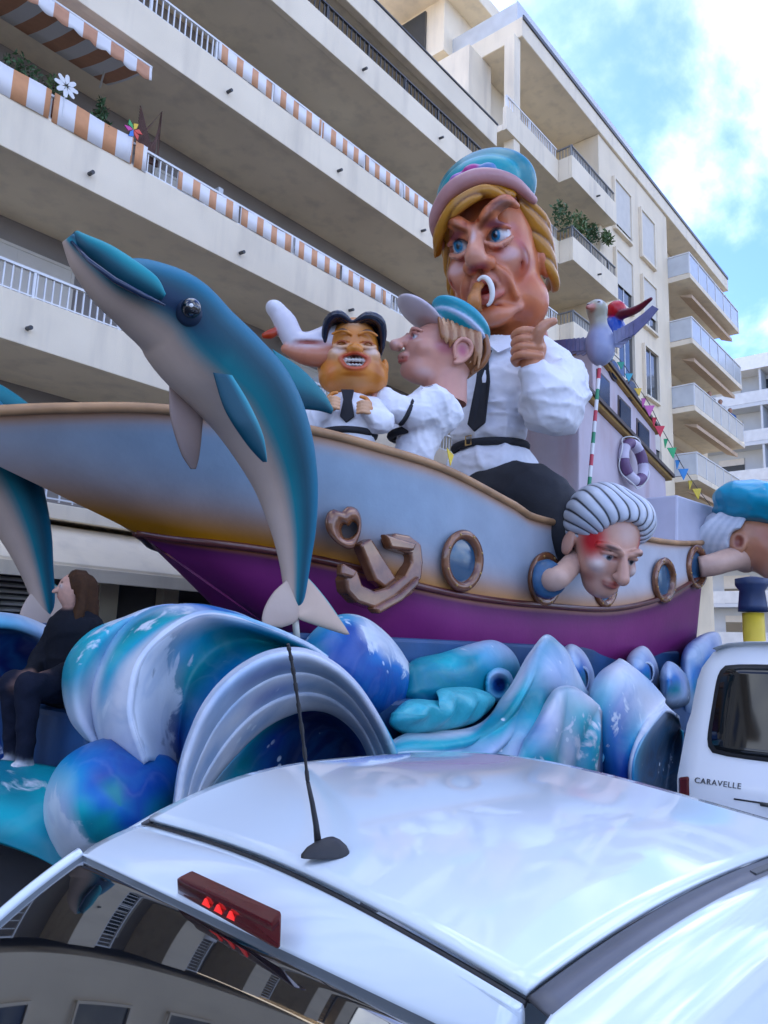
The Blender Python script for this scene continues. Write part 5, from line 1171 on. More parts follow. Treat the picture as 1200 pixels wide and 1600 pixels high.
for s in (-1, 1):
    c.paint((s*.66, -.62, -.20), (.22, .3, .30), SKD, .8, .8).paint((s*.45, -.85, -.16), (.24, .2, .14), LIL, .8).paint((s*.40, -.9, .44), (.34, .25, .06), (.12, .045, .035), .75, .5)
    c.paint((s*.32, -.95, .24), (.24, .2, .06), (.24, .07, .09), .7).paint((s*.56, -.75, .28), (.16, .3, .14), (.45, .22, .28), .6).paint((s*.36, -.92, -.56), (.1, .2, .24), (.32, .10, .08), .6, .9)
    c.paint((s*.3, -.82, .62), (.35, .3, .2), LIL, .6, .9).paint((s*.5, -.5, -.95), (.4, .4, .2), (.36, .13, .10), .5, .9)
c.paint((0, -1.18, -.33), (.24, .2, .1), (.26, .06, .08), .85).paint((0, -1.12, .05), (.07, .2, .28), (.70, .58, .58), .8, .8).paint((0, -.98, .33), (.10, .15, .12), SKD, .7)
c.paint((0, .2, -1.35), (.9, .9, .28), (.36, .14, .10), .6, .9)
for s in (-1, 1):
    c.cutcap((s*.10, -1.06, .34), (s*.05, -1.02, .60), .018, .012, SKD, .02); c.cutcap((s*.16, -1.02, -.34), (s*.47, -.82, -.86), .02, .015, SKD, .03)
    c.cutcap((s*.22, -.98, -.10), (s*.56, -.84, -.02), .012, .01, SKD, .015); c.cutcap((s*.60, -.72, -.30), (s*.58, -.66, -.72), .02, .012, SKD, .03)
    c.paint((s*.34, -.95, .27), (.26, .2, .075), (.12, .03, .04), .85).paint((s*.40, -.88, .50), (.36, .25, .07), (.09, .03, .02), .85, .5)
c.cutcap((-.3, -.86, -.86), (.34, -.84, -.84), .018, .018, SKD, .03)
for s in (-1, 1):
    c.tube([(s*.10, -1.04, .25), (s*.28, -1.06, .37), (s*.50, -.93, .56), (s*.66, -.74, .55)], [.04, .05, .045, .02], (.13, .04, .022), .02, 12)
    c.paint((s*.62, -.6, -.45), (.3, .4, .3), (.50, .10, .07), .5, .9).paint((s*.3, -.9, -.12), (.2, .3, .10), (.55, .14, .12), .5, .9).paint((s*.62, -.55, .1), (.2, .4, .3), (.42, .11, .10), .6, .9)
for z in (.60, .70, .80): c.cutcap((-.32, -.90+.1*(z-.6), z), (.34, -.90+.1*(z-.6), z+.02), .012, .012, SKD, .02)
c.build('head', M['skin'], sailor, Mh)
# hair
H1, H2 = (.24, .10, .03), (.42, .21, .07)
h = Clay((-1.3, -1.4, -.9), (1.3, 1.35, 1.5), .024)
h.ell((0, .38, .42), (.86, .86, .80), H1, .08); h.cut((0, -.75, -.05), (.78, .75, .62), None, .05); h.cut((0, -.5, -.75), (1.2, .72, .65), None, .05)
sw = []
for i in range(7):
    f = i/6; q = .03*math.sin(i*2.1); sw.append([(.66-.1*f, -.34-.36*f, .84-.20*f), (.25, -.60-.42*f+q, .92-.22*f), (-.25, -.65-.43*f+q, .84-.26*f), (-.66, -.55-.36*f, .58-.24*f), (-.86-q, -.30-.34*f, .28-.16*f)])
strands(h, sw, [.06, .10, .11, .09, .03], [H2], .05, 20)
for i in range(9):
    f = i/8
    for s in (-1, 1): h.tube([(s*.62, -.42+.25*f, .80-.04*i), (s*.78, -.15+.15*f, .60-.085*i), (s*.90, .15, .42-.10*i), (s*.84, .55, .22-.09*i), (s*.6, .95, .05-.06*i)], [.05, .08, .09, .08, .04], H2, .05, 12)
def hph(X, Y, Z): return 11*(Z+.34*(X-.45)**2+.55*(Y+.5))+1.2*np.sin(2.1*X+1.3*Y)
h.disp(lambda X, Y, Z: .055*(np.abs(np.sin(hph(X, Y, Z)))**.7-1))
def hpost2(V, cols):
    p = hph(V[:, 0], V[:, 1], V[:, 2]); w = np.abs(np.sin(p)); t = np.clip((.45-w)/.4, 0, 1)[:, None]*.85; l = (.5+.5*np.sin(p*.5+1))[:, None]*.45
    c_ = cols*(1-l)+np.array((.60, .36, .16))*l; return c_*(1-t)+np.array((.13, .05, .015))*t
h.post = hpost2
h.build('hair', M['skin'], sailor, Mh)
# beret with padded brim
T1, T2 = (.012, .20, .24), (.02, .30, .34)
h = Clay((-1.35, -1.35, .3), (1.35, 1.6, 2.1), .03)
h.ell((-.02, .12, 1.10), (.90, .48, .62), T1, .06)
h.ell((-.02, -.25, 1.10), (.70, .30, .40), T2, .05)
clay_ring(h, (0, .52, 1.12), .93, .90, .14, T2, .05, 40, (-58+90, 0, 0)) if False else None
h.ell((0, .15, 1.12), (.72, .55, .42), (.20, .24, .42), .05)
h.tube([(-.86, -.22, .40), (-.76, -.62, .66), (-.40, -.84, .90), (0, -.90, .98), (.34, -.84, .96), (.66, -.62, .84), (.84, -.2, .66)], [.08, .11, .13, .135, .12, .10, .07], (.50, .30, .30), .05, 24)
for i, (x, z) in enumerate(((-.24, 1.12), (0, 1.18), (.24, 1.13))): h.ell((x, -.62, z), (.18, .14, .11), [(.30, .16, .40), (.42, .10, .28), (.14, .24, .42)][i], .03)
h.build('cap', M['skin'], sailor, Mh)
# pipe held to the lips
pm = lambda p: xf(Mh, p)
MB().tube([pm((-.12, -1.30, -.92)), pm((-.09, -1.28, -.75)), pm((-.05, -1.16, -.58)), pm((-.02, -1.0, -.52))], [.12*U, .10*U, .07*U, .05*U], 14).build('pipe', material('orange_pipe_paint', (.50, .19, .05), .4, .2, 5, .1, 20), sailor, True)
MB().tube([pm((.06+.13*math.cos(w), -1.20, -.68+.2*math.sin(w))) for w in np.linspace(-1.5, 2.2, 20)], [.02*U+.022*U*math.sin(i/19*math.pi) for i in range(20)], 10).build('pipe_ring', M['white_metal'], sailor, True)
# shirt
PB, UB = unit(775, 655, 6.9); Mb = look(PB, -20, UB)
fold = lambda seed, f, a: (lambda n1, n2: (lambda X, Y, Z: a*(1-np.abs(n1(X, Y, Z)))**4+.5*a*(1-np.abs(n2(X, Y, Z)))**5))(wob(seed, 4, f), wob(seed+1, 4, f*1.7))
sh_ = (.60, .62, .70)
c = Clay((-1.75, -1.2, -1.75), (1.6, .85, 1.25), .025)
c.ell((.0, 0, .45), (.80, .52, .58), sh_, .15).ell((-.1, 0, -.15), (.56, .46, .5), sh_, .2).ell((-.08, 0, -.78), (.66, .5, .42), sh_, .12)
c.cap((0, 0, .8), (0, .02, 1.12), .42, .40, sh_, .15).ell((.72, 0, .72), (.40, .42, .40), sh_, .15).ell((-.72, .0, .62), (.36, .4, .36), sh_, .15)
c.tube([(.78, 0, .66), (1.02, -.1, .30), (.98, -.38, -.02)], [.38, .42, .40], sh_, .12, 8).tube([(.98, -.38, -.02), (.96, -.62, .10), (.86, -.72, .34)], [.36, .31, .20], sh_, .10, 8)
c.ell((1.06, -.2, -.10), (.26, .35, .30), sh_, .1)
c.tube([(-.8, 0, .55), (-1.2, -.05, .25), (-1.6, -.15, .02)], [.34, .34, .26], sh_, .12, 8)
c.disp(fold(3, 3.4, .06)).disp(fold(5, 8.0, .035)).disp(lambda X, Y, Z: -.05*np.exp(-((Z+.45)/.07)**2))
c.build('shirt', M['cloth'], sailor, Mb); bpy.data.objects[-1] if False else None
# hand (raised fist, thumb up)
c = Clay((.35, -1.3, .15), (1.55, -.35, 1.5), .017); hs = (.54, .27, .18)
c.cap((.86, -.72, .26), (.80, -.78, .62), .18, .21, hs, .06).ell((.80, -.78, .80), (.27, .19, .26), hs, .08)
for q in range(4): z0 = 1.04-.145*q; c.tube([(.98, -.86, z0+.03), (.76, -1.08, z0+.01), (.58, -1.02, z0-.02), (.56, -.86, z0-.04)], [.075, .082, .078, .07], hs, .006, 12)
c.tube([(.92, -.92, .86), (1.02, -1.02, 1.02), (1.11, -.98, 1.14), (1.24, -.92, 1.20)], [.11, .10, .095, .07], (.50, .27, .19), .03, 10)
for q in range(4): c.paint((.70, -1.12, .97-.145*q), (.3, .1, .018), (.25, .08, .05), .7)
c.paint((.6, -1.05, .85), (.3, .12, .5), (.62, .33, .25), .4)
c.build('hand', M['skin'], sailor, Mb @ Matrix.Translation((.84, -.74, .36)) @ Matrix.Scale(.82, 4) @ Matrix.Translation((-.84, .74, -.36)))
bm_ = lambda p: xf(Mb, p)
MB().tube([bm_((-.10+.565*math.cos(w), .02+.475*math.sin(w), -.45+.02*math.sin(w))) for w in np.linspace(0, 2*math.pi, 41)], .062*UB, 10, False).build('belt', M['black_cloth'], sailor, True)
MB().tube([bm_(p) for p in ((-.30, -.50, -.52), (-.30, -.50, -.38), (-.20, -.53, -.38), (-.20, -.53, -.52), (-.30, -.50, -.52))], .012*UB, 6).build('buckle', M['gold'], sailor)
tie = [(-.02, .98), (.10, .92), (.05, .80), (.10, .40), (.02, -.22), (-.16, -.34), (-.26, -.22), (-.12, .40), (-.10, .80)]
def chest_y(x, z): return -.60-.02*math.cos(z*2)+.12*max(0, z-.45)+.12*max(0, .1-z)
MB().prism([bm_((x+.02, chest_y(x, z)-.02, z)) for x, z in tie], np.array(Mb.to_3x3() @ Vector((0, .05, 0)))).build('tie', M['black_cloth'], sailor, bev=.012)
for s in (-1, 1):
    MB().prism([bm_(p) for p in ((s*.03, -.52, 1.05), (s*.34, -.30, 1.22), (s*.42, -.36, 1.02), (s*.22, -.56, .86))], np.array(Mb.to_3x3() @ Vector((0, .04, 0)))).build('collar', M['cloth'], sailor, bev=.01)
c = Clay((-1.0, -1.2, -2.4), (1.7, .9, -.7), .04)
c.ell((-.05, .05, -1.25), (.62, .5, .5), (.012, .013, .018), .1)
for s, y in ((.45, -.35), (.35, .25)): c.tube([(.0, y*.5, -1.2), (s+.3, y, -1.35), (s+.95, y*1.1, -2.1)], [.42, .42, .36], (.012, .013, .018), .1, 8)
c.disp(fold(8, 2.5, .05)); c.build('trousers', M['black_cloth'], sailor, Mb)

# ---- smiling dark-haired figure
P1, U1 = unit(552, 560, 6.7)
smile = thing('sailor_figure', 'small smiling figure with parted black hair white shirt and black tie', 'figure', at(545, 690, 6.7), 'caricature figures riding the float')
M1 = look(P1, 2, U1*1.06, 8, -2); TAN, TAND, TANL = (.60, .28, .13), (.28, .075, .03), (.70, .44, .29)
c = Clay((-.7, -.75, -.75), (.7, .65, .75), .0145)
c.ell((0, .02, .16), (.37, .42, .44), TAN, .08).ell((0, -.04, -.22), (.46, .44, .38), TAN, .12)
for s in (-1, 1):
    c.ell((s*.22, -.26, -.02), (.16, .15, .12), TANL, .06).ell((s*.31, -.08, -.30), (.20, .28, .22), TAN, .08).ell((s*.47, .05, -.12), (.06, .1, .14), TAN, .03)
    c.tube([(s*.09, -.40, .115), (s*.19, -.395, .15), (s*.29, -.34, .11)], .022, TAND, .012, 8)           # squinting lid
    c.tube([(s*.07, -.41, .09), (s*.19, -.41, .06), (s*.29, -.35, .09)], .03, TANL, .015, 8)
    c.tube([(s*.06, -.42, .25), (s*.18, -.42, .30), (s*.32, -.34, .26)], [.025, .032, .02], TAN, .02, 8)
    c.paint((s*.19, -.43, .31), (.17, .12, .022), (.03, .018, .012), .9, .4).paint((s*.19, -.42, .10), (.12, .08, .018), (.05, .02, .012), .9, .5).paint((s*.24, -.38, .02), (.13, .12, .08), (.72, .58, .52), .7)
    c.ell((s*.07, -.45, .02), .05, TAN, .02)
c.ell((0, -.46, .04), (.075, .08, .07), TAN, .04)
c.cut((.0, -.50, -.14), (.20, .16, .105), (.12, .015, .015), .03)
c.tube([(-.2, -.40, -.09), (0, -.485, -.035), (.2, -.40, -.09)], .025, (.45, .12, .09), .02, 10).tube([(-.2, -.40, -.12), (-.1, -.46, -.24), (.1, -.46, -.24), (.2, -.40, -.12)], .032, (.50, .16, .11), .02, 12)
for q in range(6): x = -.125+.05*q; c.ell((x, -.40+.25*x*x, -.115), (.026, .04, .034), (.74, .72, .68), .004); c.ell((x, -.395+.25*x*x, -.185), (.024, .04, .026), (.72, .70, .66), .004)
c.paint((0, -.4, -.42), (.35, .3, .12), (.60, .36, .22), .6, .9).paint((0, -.4, -.33), (.24, .2, .05), TAND, .6).paint((0, -.35, .42), (.3, .3, .14), TANL, .7, .9).paint((-.34, -.3, -.25), (.12, .3, .25), (.60, .22, .14), .5, .9).paint((.34, -.3, -.25), (.12, .3, .25), TAND, .5, .9)
c.build('head', M['skin'], smile, M1)
h = Clay((-.75, -.7, -.3), (.75, .7, .95), .0165); hb = (.010, .014, .030)
h.ell((0, .12, .24), (.41, .40, .36), hb, .05)
for i in range(6):
    f = i/5
    for s in (-1, 1): h.tube([(s*.03-.03, -.36+.12*i, .44), (s*.2-.02, -.40+.12*i, .53-.01*i), (s*.36, -.32+.11*i, .48), (s*.42, -.22+.1*i, .32), (s*.42, -.15+.1*i, .12)], [.035, .06, .07, .055, .03], hb, .012, 14)
h.cut((0, -.62, .1), (.36, .42, .40), None, .03)
h.build('hair', material('glossy_black_hair_paint', 'attr', .25, .1, 4, .1, 20, coat=.4), smile, M1)
P2, U2 = unit(545, 655, 6.7); M2 = look(P2, -6, U2)
c = Clay((-.85, -.75, -.7), (.75, .5, .55), .0165)
c.ell((0, 0, .05), (.42, .32, .38), sh_, .1).ell((0, 0, -.3), (.40, .32, .3), sh_, .1).cap((-.36, 0, .18), (-.54, -.2, -.12), .18, .17, sh_, .08).cap((-.54, -.2, -.1), (-.28, -.42, .05), .16, .11, sh_, .06).cap((.36, 0, .18), (.52, -.22, -.1), .18, .17, sh_, .08).cap((.52, -.22, -.1), (.32, -.42, .0), .15, .10, sh_, .06)
c.disp(fold(13, 6, .02)).disp(fold(17, 12, .015)); c.build('shirt', M['cloth'], smile, M2)
m2_ = lambda p: xf(M2, p)
MB().prism([m2_((x, -.37-.02*z, z)) for x, z in ((-.10, .36), (.10, .36), (.07, .2), (.12, -.06), (.0, -.16), (-.1, -.06), (-.06, .2))], np.array(M2.to_3x3() @ Vector((0, .06, 0)))).build('tie', M['black_cloth'], smile, bev=.01)
MB().tube([m2_((.415*math.cos(w), .33*math.sin(w), -.26)) for w in np.linspace(0, 2*math.pi, 33)], .055*U2, 8, False).build('belt', M['black_cloth'], smile, True)
for cx, cy, cz, sg in ((-.22, -.46, .08, 1), (.30, -.46, .02, -1)):
    c = Clay((cx-.25, cy-.25, cz-.25), (cx+.25, cy+.25, cz+.25), .0125)
    c.ell((cx, cy, cz), (.11, .09, .10), TAN, .03)
    for q in range(4): c.tube([(cx-sg*.06, cy-.04, cz+.08-.05*q), (cx+sg*.04, cy-.11, cz+.08-.05*q), (cx+sg*.12, cy-.07, cz+.07-.05*q)], [.032, .032, .026], TANL, .01, 7)
    c.tube([(cx-sg*.06, cy-.03, cz+.08), (cx, cy-.06, cz+.15), (cx+sg*.08, cy-.07, cz+.17)], [.035, .033, .026], TAN, .012, 7)
    c.build('hand', M['skin'], smile, M2)

# ---- capped figure in profile
P3, U3 = unit(689, 550, 6.2)
prof_ = thing('sailor_figure', 'pale sailor figure in white peaked cap shown in profile below the giant', 'figure', at(640, 715, 6.2), 'caricature figures riding the float')
M3 = look(P3, -72, U3*.93, -6, 4); F1, F2, F3 = (.58, .33, .27), (.38, .13, .17), (.66, .48, .44)
c = Clay((-.65, -1.0, -.85), (.65, .9, .7), .017)
c.ell((0, .16, .10), (.44, .56, .50), F1, .1).ell((0, -.26, -.08), (.38, .36, .44), F1, .14).ell((0, -.30, -.42), (.30, .34, .20), F1, .12).cap((0, .15, -.3), (0, .2, -.8), .34, .36, F1, .12)
c.tube([(0, -.57, .14), (0, -.68, .02), (0, -.80, -.07)], [.06, .075, .095], F1, .06, 8).ell((0, -.80, -.06), (.085, .075, .075), F3, .03)
for s in (-1, 1):
    c.ell((s*.07, -.72, -.09), .055, F1, .03).cut((s*.17, -.56, .10), (.09, .09, .06), F2, .04); eye(c, s*.16, -.48, .09, .075, (.25, .35, .42), (s*.2, -1, .1))
    c.tube([(s*.07, -.58, .19), (s*.18, -.57, .215), (s*.29, -.46, .17)], [.03, .04, .025], F1, .03, 8); c.tube([(s*.08, -.56, .135), (s*.17, -.57, .15), (s*.25, -.49, .12)], .022, F1, .015, 8)
    c.ell((s*.27, -.34, -.10), (.13, .16, .14), F1, .06)
    c.ell((s*.43, .22, -.08), (.05, .15, .19), F1, .03); clay_ring(c, (s*.47, .23, -.08), .15, .20, .035, F1, .015, 30, (0, 90 if s > 0 else -90, 0)) if False else c.tube([(s*.46, .12, -.2), (s*.49, .08, -.02), (s*.49, .18, .12), (s*.49, .34, .08), (s*.47, .37, -.08), (s*.45, .25, -.24), (s*.44, .14, -.28)], [.03, .035, .04, .04, .035, .035, .04], F1, .012, 20)
    c.cut((s*.50, .22, -.05), (.05, .09, .12), F2, .03)
    c.paint((s*.36, -.05, -.05), (.2, .28, .16), F2, .75, .8).paint((s*.2, -.54, .16), (.12, .12, .08), (.40, .16, .14), .6).paint((s*.3, -.3, -.5), (.3, .3, .14), (.66, .50, .48), .6, .9).paint((s*.25, -.4, .0), (.12, .2, .06), F3, .6)
c.ell((0, -.60, -.24), (.15, .12, .09), F1, .05).tube([(-.14, -.60, -.27), (0, -.70, -.255), (.14, -.60, -.27)], [.02, .032, .02], (.46, .15, .13), .012, 8).tube([(-.13, -.59, -.32), (0, -.68, -.32), (.13, -.59, -.32)], [.02, .035, .02], (.48, .17, .15), .012, 8).cutcap((-.16, -.66, -.288), (.16, -.66, -.288), .009, .009, (.15, .03, .03), .008)
c.ell((0, -.52, -.46), (.13, .11, .10), F1, .06)
c.build('head', M['skin'], prof_, M3)
h = Clay((-.65, -.4, -.65), (.65, .95, .65), .0165); g1, g2 = (.28, .14, .08), (.46, .29, .19)
h.ell((0, .30, .08), (.45, .42, .44), g1, .04)
for i in range(10):
    for s in (-1, 1): y = -.20+.075*i; h.tube([(s*.36, y-.02, .42), (s*.465, y, .26), (s*.49, y+.04, .10-.012*i), (s*.46, y+.06, .0-.032*i)], [.03, .042, .042, .02], [g1, g2][i % 2], .01, 9)
for i in range(7): x = -.36+.12*i; h.tube([(x, .62, .3), (x, .69, .05), (x*.9, .64, -.16), (x*.8, .54, -.28)], [.05, .06, .06, .03], [g1, g2][i % 2], .012, 9)
h.cut((0, -.32, -.3), (.7, .5, .5), None, .03)
for s in (-1, 1): h.cut((s*.52, .22, -.10), (.16, .2, .23), None, .02)
h.build('hair', M['skin'], prof_, M3)
h = Clay((-.8, -1.1, .0), (.8, .95, 1.0), .02); cw = (.58, .52, .56)
h.ell((0, .26, .50), (.52, .54, .34), T1, .05, (-26, 0, 0)).ell((0, .26, .62), (.55, .58, .18), (.02, .30, .40), .05, (-26, 0, 0)).ell((0, .26, .44), (.545, .57, .10), (.50, .55, .68), .02, (-26, 0, 0))
h.ell((0, -.46, .56), (.46, .46, .10), cw, .05, (-26, 0, 0)); h.paint((0, -.4, .40), (.4, .4, .10), (.40, .26, .24), .6)
h.build('cap', M['skin'], prof_, M3)
P4, U4 = unit(655, 658, 6.2); M4 = look(P4, -10, U4)
c = Clay((-.85, -.7, -.95), (.95, .6, .65), .019)
c.ell((.15, .05, .12), (.50, .36, .36), sh_, .1).cap((.1, .05, .1), (-.15, .0, -.8), .34, .25, sh_, .1)
c.tube([(.28, -.22, .22), (-.02, -.36, .02), (-.30, -.42, .12), (-.46, -.42, .26)], [.25, .24, .17, .13], sh_, .08, 10)
c.disp(fold(23, 5, .03)).disp(fold(27, 11, .02)); c.build('shirt', M['cloth'], prof_, M4)
m4_ = lambda p: xf(M4, p)
MB().tube([m4_((-.17+.275*math.cos(w), .0+.275*math.sin(w), -.22+.03*math.cos(w))) for w in np.linspace(0, 2*math.pi, 33)], .06*U4, 8, False).build('arm_band', M['black_cloth'], prof_, True)
MB().tube([m4_((-.12+.16*.35*math.cos(w)-.1*math.sin(w), -.42+.2*math.sin(w+.4), .04+.22*math.cos(w))) for w in np.linspace(0, 2*math.pi, 33)], .035*U4, 8, False).build('cuff_band', M['black_cloth'], prof_, True)
MB().prism([m4_(p) for p in ((.10, -.36, .42), (.26, -.34, .46), (.14, -.42, .28), (.0, -.42, .26))], np.array(M4.to_3x3() @ Vector((0, .05, 0)))).build('tie', M['black_cloth'], prof_, bev=.008)
c = Clay((-1.05, -.75, .0), (-.35, -.15, .65), .0135)
c.cap((-.46, -.42, .28), (-.58, -.43, .34), .11, .11, F1, .04).ell((-.62, -.43, .36), (.13, .09, .13), F1, .05)
for q, (a, L) in enumerate(((.16, .30), (.08, .27), (0, .25), (-.08, .2))): c.tube([(-.66, -.45, .43-.075*q), (-.66-L*.55, -.50, .46-.085*q+a*.3), (-.66-L, -.47, .40-.085*q+a*.2)], [.042, .040, .028], F3, .014, 8)
c.tube([(-.60, -.48, .27), (-.68, -.55, .17), (-.80, -.54, .15)], [.045, .042, .03], F1, .015, 8)
c.build('hand', M['skin'], prof_, M4)

# ---- white and peach shape behind the smiling figure
P5, U5 = unit(468, 528, 7.2); ar = thing('reaching_figure', 'raised white sleeved arm with peach underside and red tip behind the dolphin', 'figure', P5, 'caricature figures riding the float')
M5 = look(P5, 0, U5); c = Clay((-.75, -.4, -.6), (.7, .45, .7), .0175)
c.tube([(-.40, 0, .44), (-.24, 0, .24), (-.08, 0, -.04), (.16, 0, -.14), (.55, .05, .02)], [.13, .18, .18, .24, .28], (.62, .60, .64), .05, 16); c.ell((-.40, 0, .44), (.16, .16, .12), (.66, .66, .70), .05, (0, 30, 0))
c.tube([(-.20, -.05, -.22), (.1, -.08, -.30), (.5, -.05, -.28)], [.08, .16, .2], (.50, .24, .17), .05, 12); c.tube([(-.32, 0, .12), (-.44, -.02, .02), (-.54, -.02, -.02)], [.05, .08, .05], (.42, .07, .04), .03, 8)
c.cutcap((-.2, -.2, -.16), (.5, -.26, -.14), .03, .03, (.3, .1, .08), .03)
c.build('arm', M['skin'], ar, M5)

# ---- grey-haired head reaching out of a porthole
P6, U6 = unit(945, 842, 4.75)
gh = thing('porthole_figure', 'grey haired painted head leaning out of a porthole on its long neck', 'figure', at(851, 905, 5.4), 'caricature heads in the portholes')
M6 = look(P6, 36, U6*1.0, 26, 7)
c = Clay((-.75, -.95, -1.05), (.75, .9, .85), .0175); Gk, Gd, Gr = (.54, .33, .26), (.22, .07, .06), (.50, .06, .07)
c.ell((0, .08, .12), (.52, .60, .58), Gk, .1).ell((0, -.22, -.25), (.43, .40, .50), Gk, .14).ell((0, -.30, -.66), (.25, .26, .20), Gk, .12)
c.tube([(0, -.58, -.08), (0, -.72, -.28), (0, -.78, -.38)], [.07, .09, .10], Gk, .06, 8)
for s in (-1, 1):
    c.cut((s*.21, -.62, -.10), (.14, .12, .075), Gd, .05); eye(c, s*.20, -.49, -.11, .085, (.05, .06, .07), (0, -1, -.5)); c.tube([(s*.08, -.62, -.03), (s*.22, -.60, .03), (s*.38, -.44, -.02)], [.05, .065, .04], Gk, .04, 8); c.tube([(s*.1, -.59, -.085), (s*.2, -.60, -.075), (s*.31, -.5, -.10)], .03, Gk, .015, 8)
    c.ell((s*.26, -.42, -.30), (.15, .14, .12), (.70, .55, .50), .06).ell((s*.07, -.70, -.38), .06, Gk, .03).ell((s*.52, .12, -.22), (.06, .15, .2), Gk, .04)
    c.paint((s*.42, -.32, .02), (.26, .42, .42), Gr, .9, .8).paint((s*.42, -.2, .40), (.2, .4, .28), Gr, .8).paint((s*.22, -.6, .02), (.17, .12, .045), (.05, .03, .03), .8, .5).paint((s*.28, -.48, -.28), (.12, .12, .08), (.78, .68, .64), .8)
    c.paint((s*.3, -.35, -.55), (.14, .25, .14), Gd, .45, .9)
c.ell((0, -.52, -.50), (.16, .13, .10), Gk, .05).tube([(-.14, -.56, -.515), (0, -.65, -.50), (.14, -.56, -.515)], [.02, .03, .02], (.42, .14, .12), .012, 8).tube([(-.12, -.55, -.56), (0, -.63, -.565), (.12, -.55, -.56)], [.02, .035, .02], (.45, .17, .14), .012, 8)
c.paint((0, -.6, .25), (.3, .3, .25), (.66, .52, .48), .7, .9).paint((0, -.62, -.6), (.2, .2, .06), Gd, .5)
c.build('head', M['skin'], gh, M6)
h = Clay((-.95, -.8, -.75), (.95, 1.05, 1.1), .0145); ga, gb = (.42, .45, .50), (.52, .55, .60)
h.ell((0, .22, .26), (.68, .64, .66), gb, .05).ell((0, -.18, .52), (.55, .40, .30), gb, .12).ell((.30, .0, .40), (.45, .5, .45), gb, .1).ell((-.30, .0, .40), (.45, .5, .45), gb, .1)
h.cut((0, -.90, -.02), (.57, .70, .58), None, .05); h.cut((0, -.55, -.70), (.9, .62, .62), None, .06)
def hang(X, Z, Y): return np.arctan2(X*(1+.25*np.sin(3*Y)), Z+.05+.0*Y)
NS = 15
h.disp(lambda X, Y, Z: .030*(np.abs(np.sin(NS*hang(X, Z, Y)+2.2*np.sin(2.2*Y+.5)))**.6-1))
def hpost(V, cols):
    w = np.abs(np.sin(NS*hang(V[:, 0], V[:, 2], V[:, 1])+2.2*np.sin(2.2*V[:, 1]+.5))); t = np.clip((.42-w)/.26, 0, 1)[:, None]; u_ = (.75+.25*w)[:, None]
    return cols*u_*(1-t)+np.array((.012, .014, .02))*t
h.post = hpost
M6h = M6 @ Matrix.Translation((0, .05, .05)) @ Matrix.Scale(.93, 4) @ Matrix.Translation((0, -.05, -.05))
h.build('hair', M['skin'], gh, M6h)
pn = np.array(at(851, 905, 5.35)); hp_ = xf(M6, (-.05, .40, -.40)); q1 = np.array(at(868, 905, 5.1)); q2 = np.array(at(884, 892, 5.12))
MB().tube(catmull(np.array([pn, q1, q2, hp_]), 16), list(np.linspace(.17, .16, 16)), 18).build('neck', material('peach_neck_paint', (.52, .33, .25), .45, .12, 4, .08, 20), gh, True)
MB().tube(catmull(np.array([pn+[0, .05, 0], pn+[0, -.02, 0], q1*.7+pn*.3]), 8), [.27, .30, .24], 18) if False else MB().tube([pn+np.array([-.05, .04, 0]), pn*.7+q1*.3, pn*.25+q1*.75], [.27, .29, .235], 20).build('collar', material('blue_collar_paint', (.03, .10, .20), .4, .3, 6, .2, 20), gh, True)

# ---- beret head at the right edge
P7, U7 = unit(1178, 842, 4.35)
bh = thing('porthole_figure', 'painted head in bright turquoise beret at the right edge of the boat', 'figure', at(1090, 886, 5.2), 'caricature heads in the portholes')
M7 = look(P7, 78, U7, 4, 0)
c = Clay((-.7, -1.0, -.9), (.7, .9, .6), .019); Bk = (.46, .25, .17)
c.ell((0, .1, .0), (.46, .55, .50), Bk, .1).ell((0, -.28, -.2), (.38, .36, .42), Bk, .1).ell((0, -.62, -.12), (.1, .18, .12), Bk, .06).ell((0, -.4, -.5), (.22, .22, .18), Bk, .1)
for s in (-1, 1): c.ell((s*.46, .12, -.12), (.06, .13, .18), Bk, .03); c.cut((s*.52, .10, -.1), (.05, .07, .1), (.2, .07, .05), .03); eye(c, s*.2, -.55, .05, .07)
c.paint((-.3, -.3, -.1), (.4, .5, .4), (.30, .10, .07), .5, .9); c.build('head', M['skin'], bh, M7)
h = Clay((-.75, -.55, -.65), (.75, 1.0, .65), .019)
h.ell((0, .38, -.02), (.50, .46, .50), (.50, .52, .56), .05)
for i in range(9):
    for s in (-1, 1): h.tube([(s*.42, .0+.05*i, .34), (s*.53, .12+.06*i, .1), (s*.5, .26+.06*i, -.14), (s*.34, .42+.03*i, -.38)], [.03, .05, .05, .03], [(.46, .5, .55), (.6, .62, .66)][i % 2], .01, 10)
for s in (-1, 1): h.cut((s*.55, .08, -.12), (.16, .17, .2), None, .02)
h.build('hair', M['skin'], bh, M7)
h = Clay((-.95, -.95, .1), (.95, 1.15, 1.1), .022)
h.ell((0, -.08, .58), (.74, .66, .30), (.012, .33, .50), .05, (8, 0, 0)).ell((0, .02, .34), (.54, .58, .14), (.012, .20, .30), .06, (8, 0, 0)); h.disp(fold(31, 4, .03))
h.build('beret', M['skin'], bh, M7)
pn = np.array(at(1092, 886, 5.15)); MB().tube(catmull(np.array([pn, at(1115, 882, 4.9), at(1150, 872, 4.6), xf(M7, (0, .1, -.35))]), 16), list(np.linspace(.22, .26, 16)), 18).build('neck', bpy.data.materials['peach_neck_paint'], bh, True)

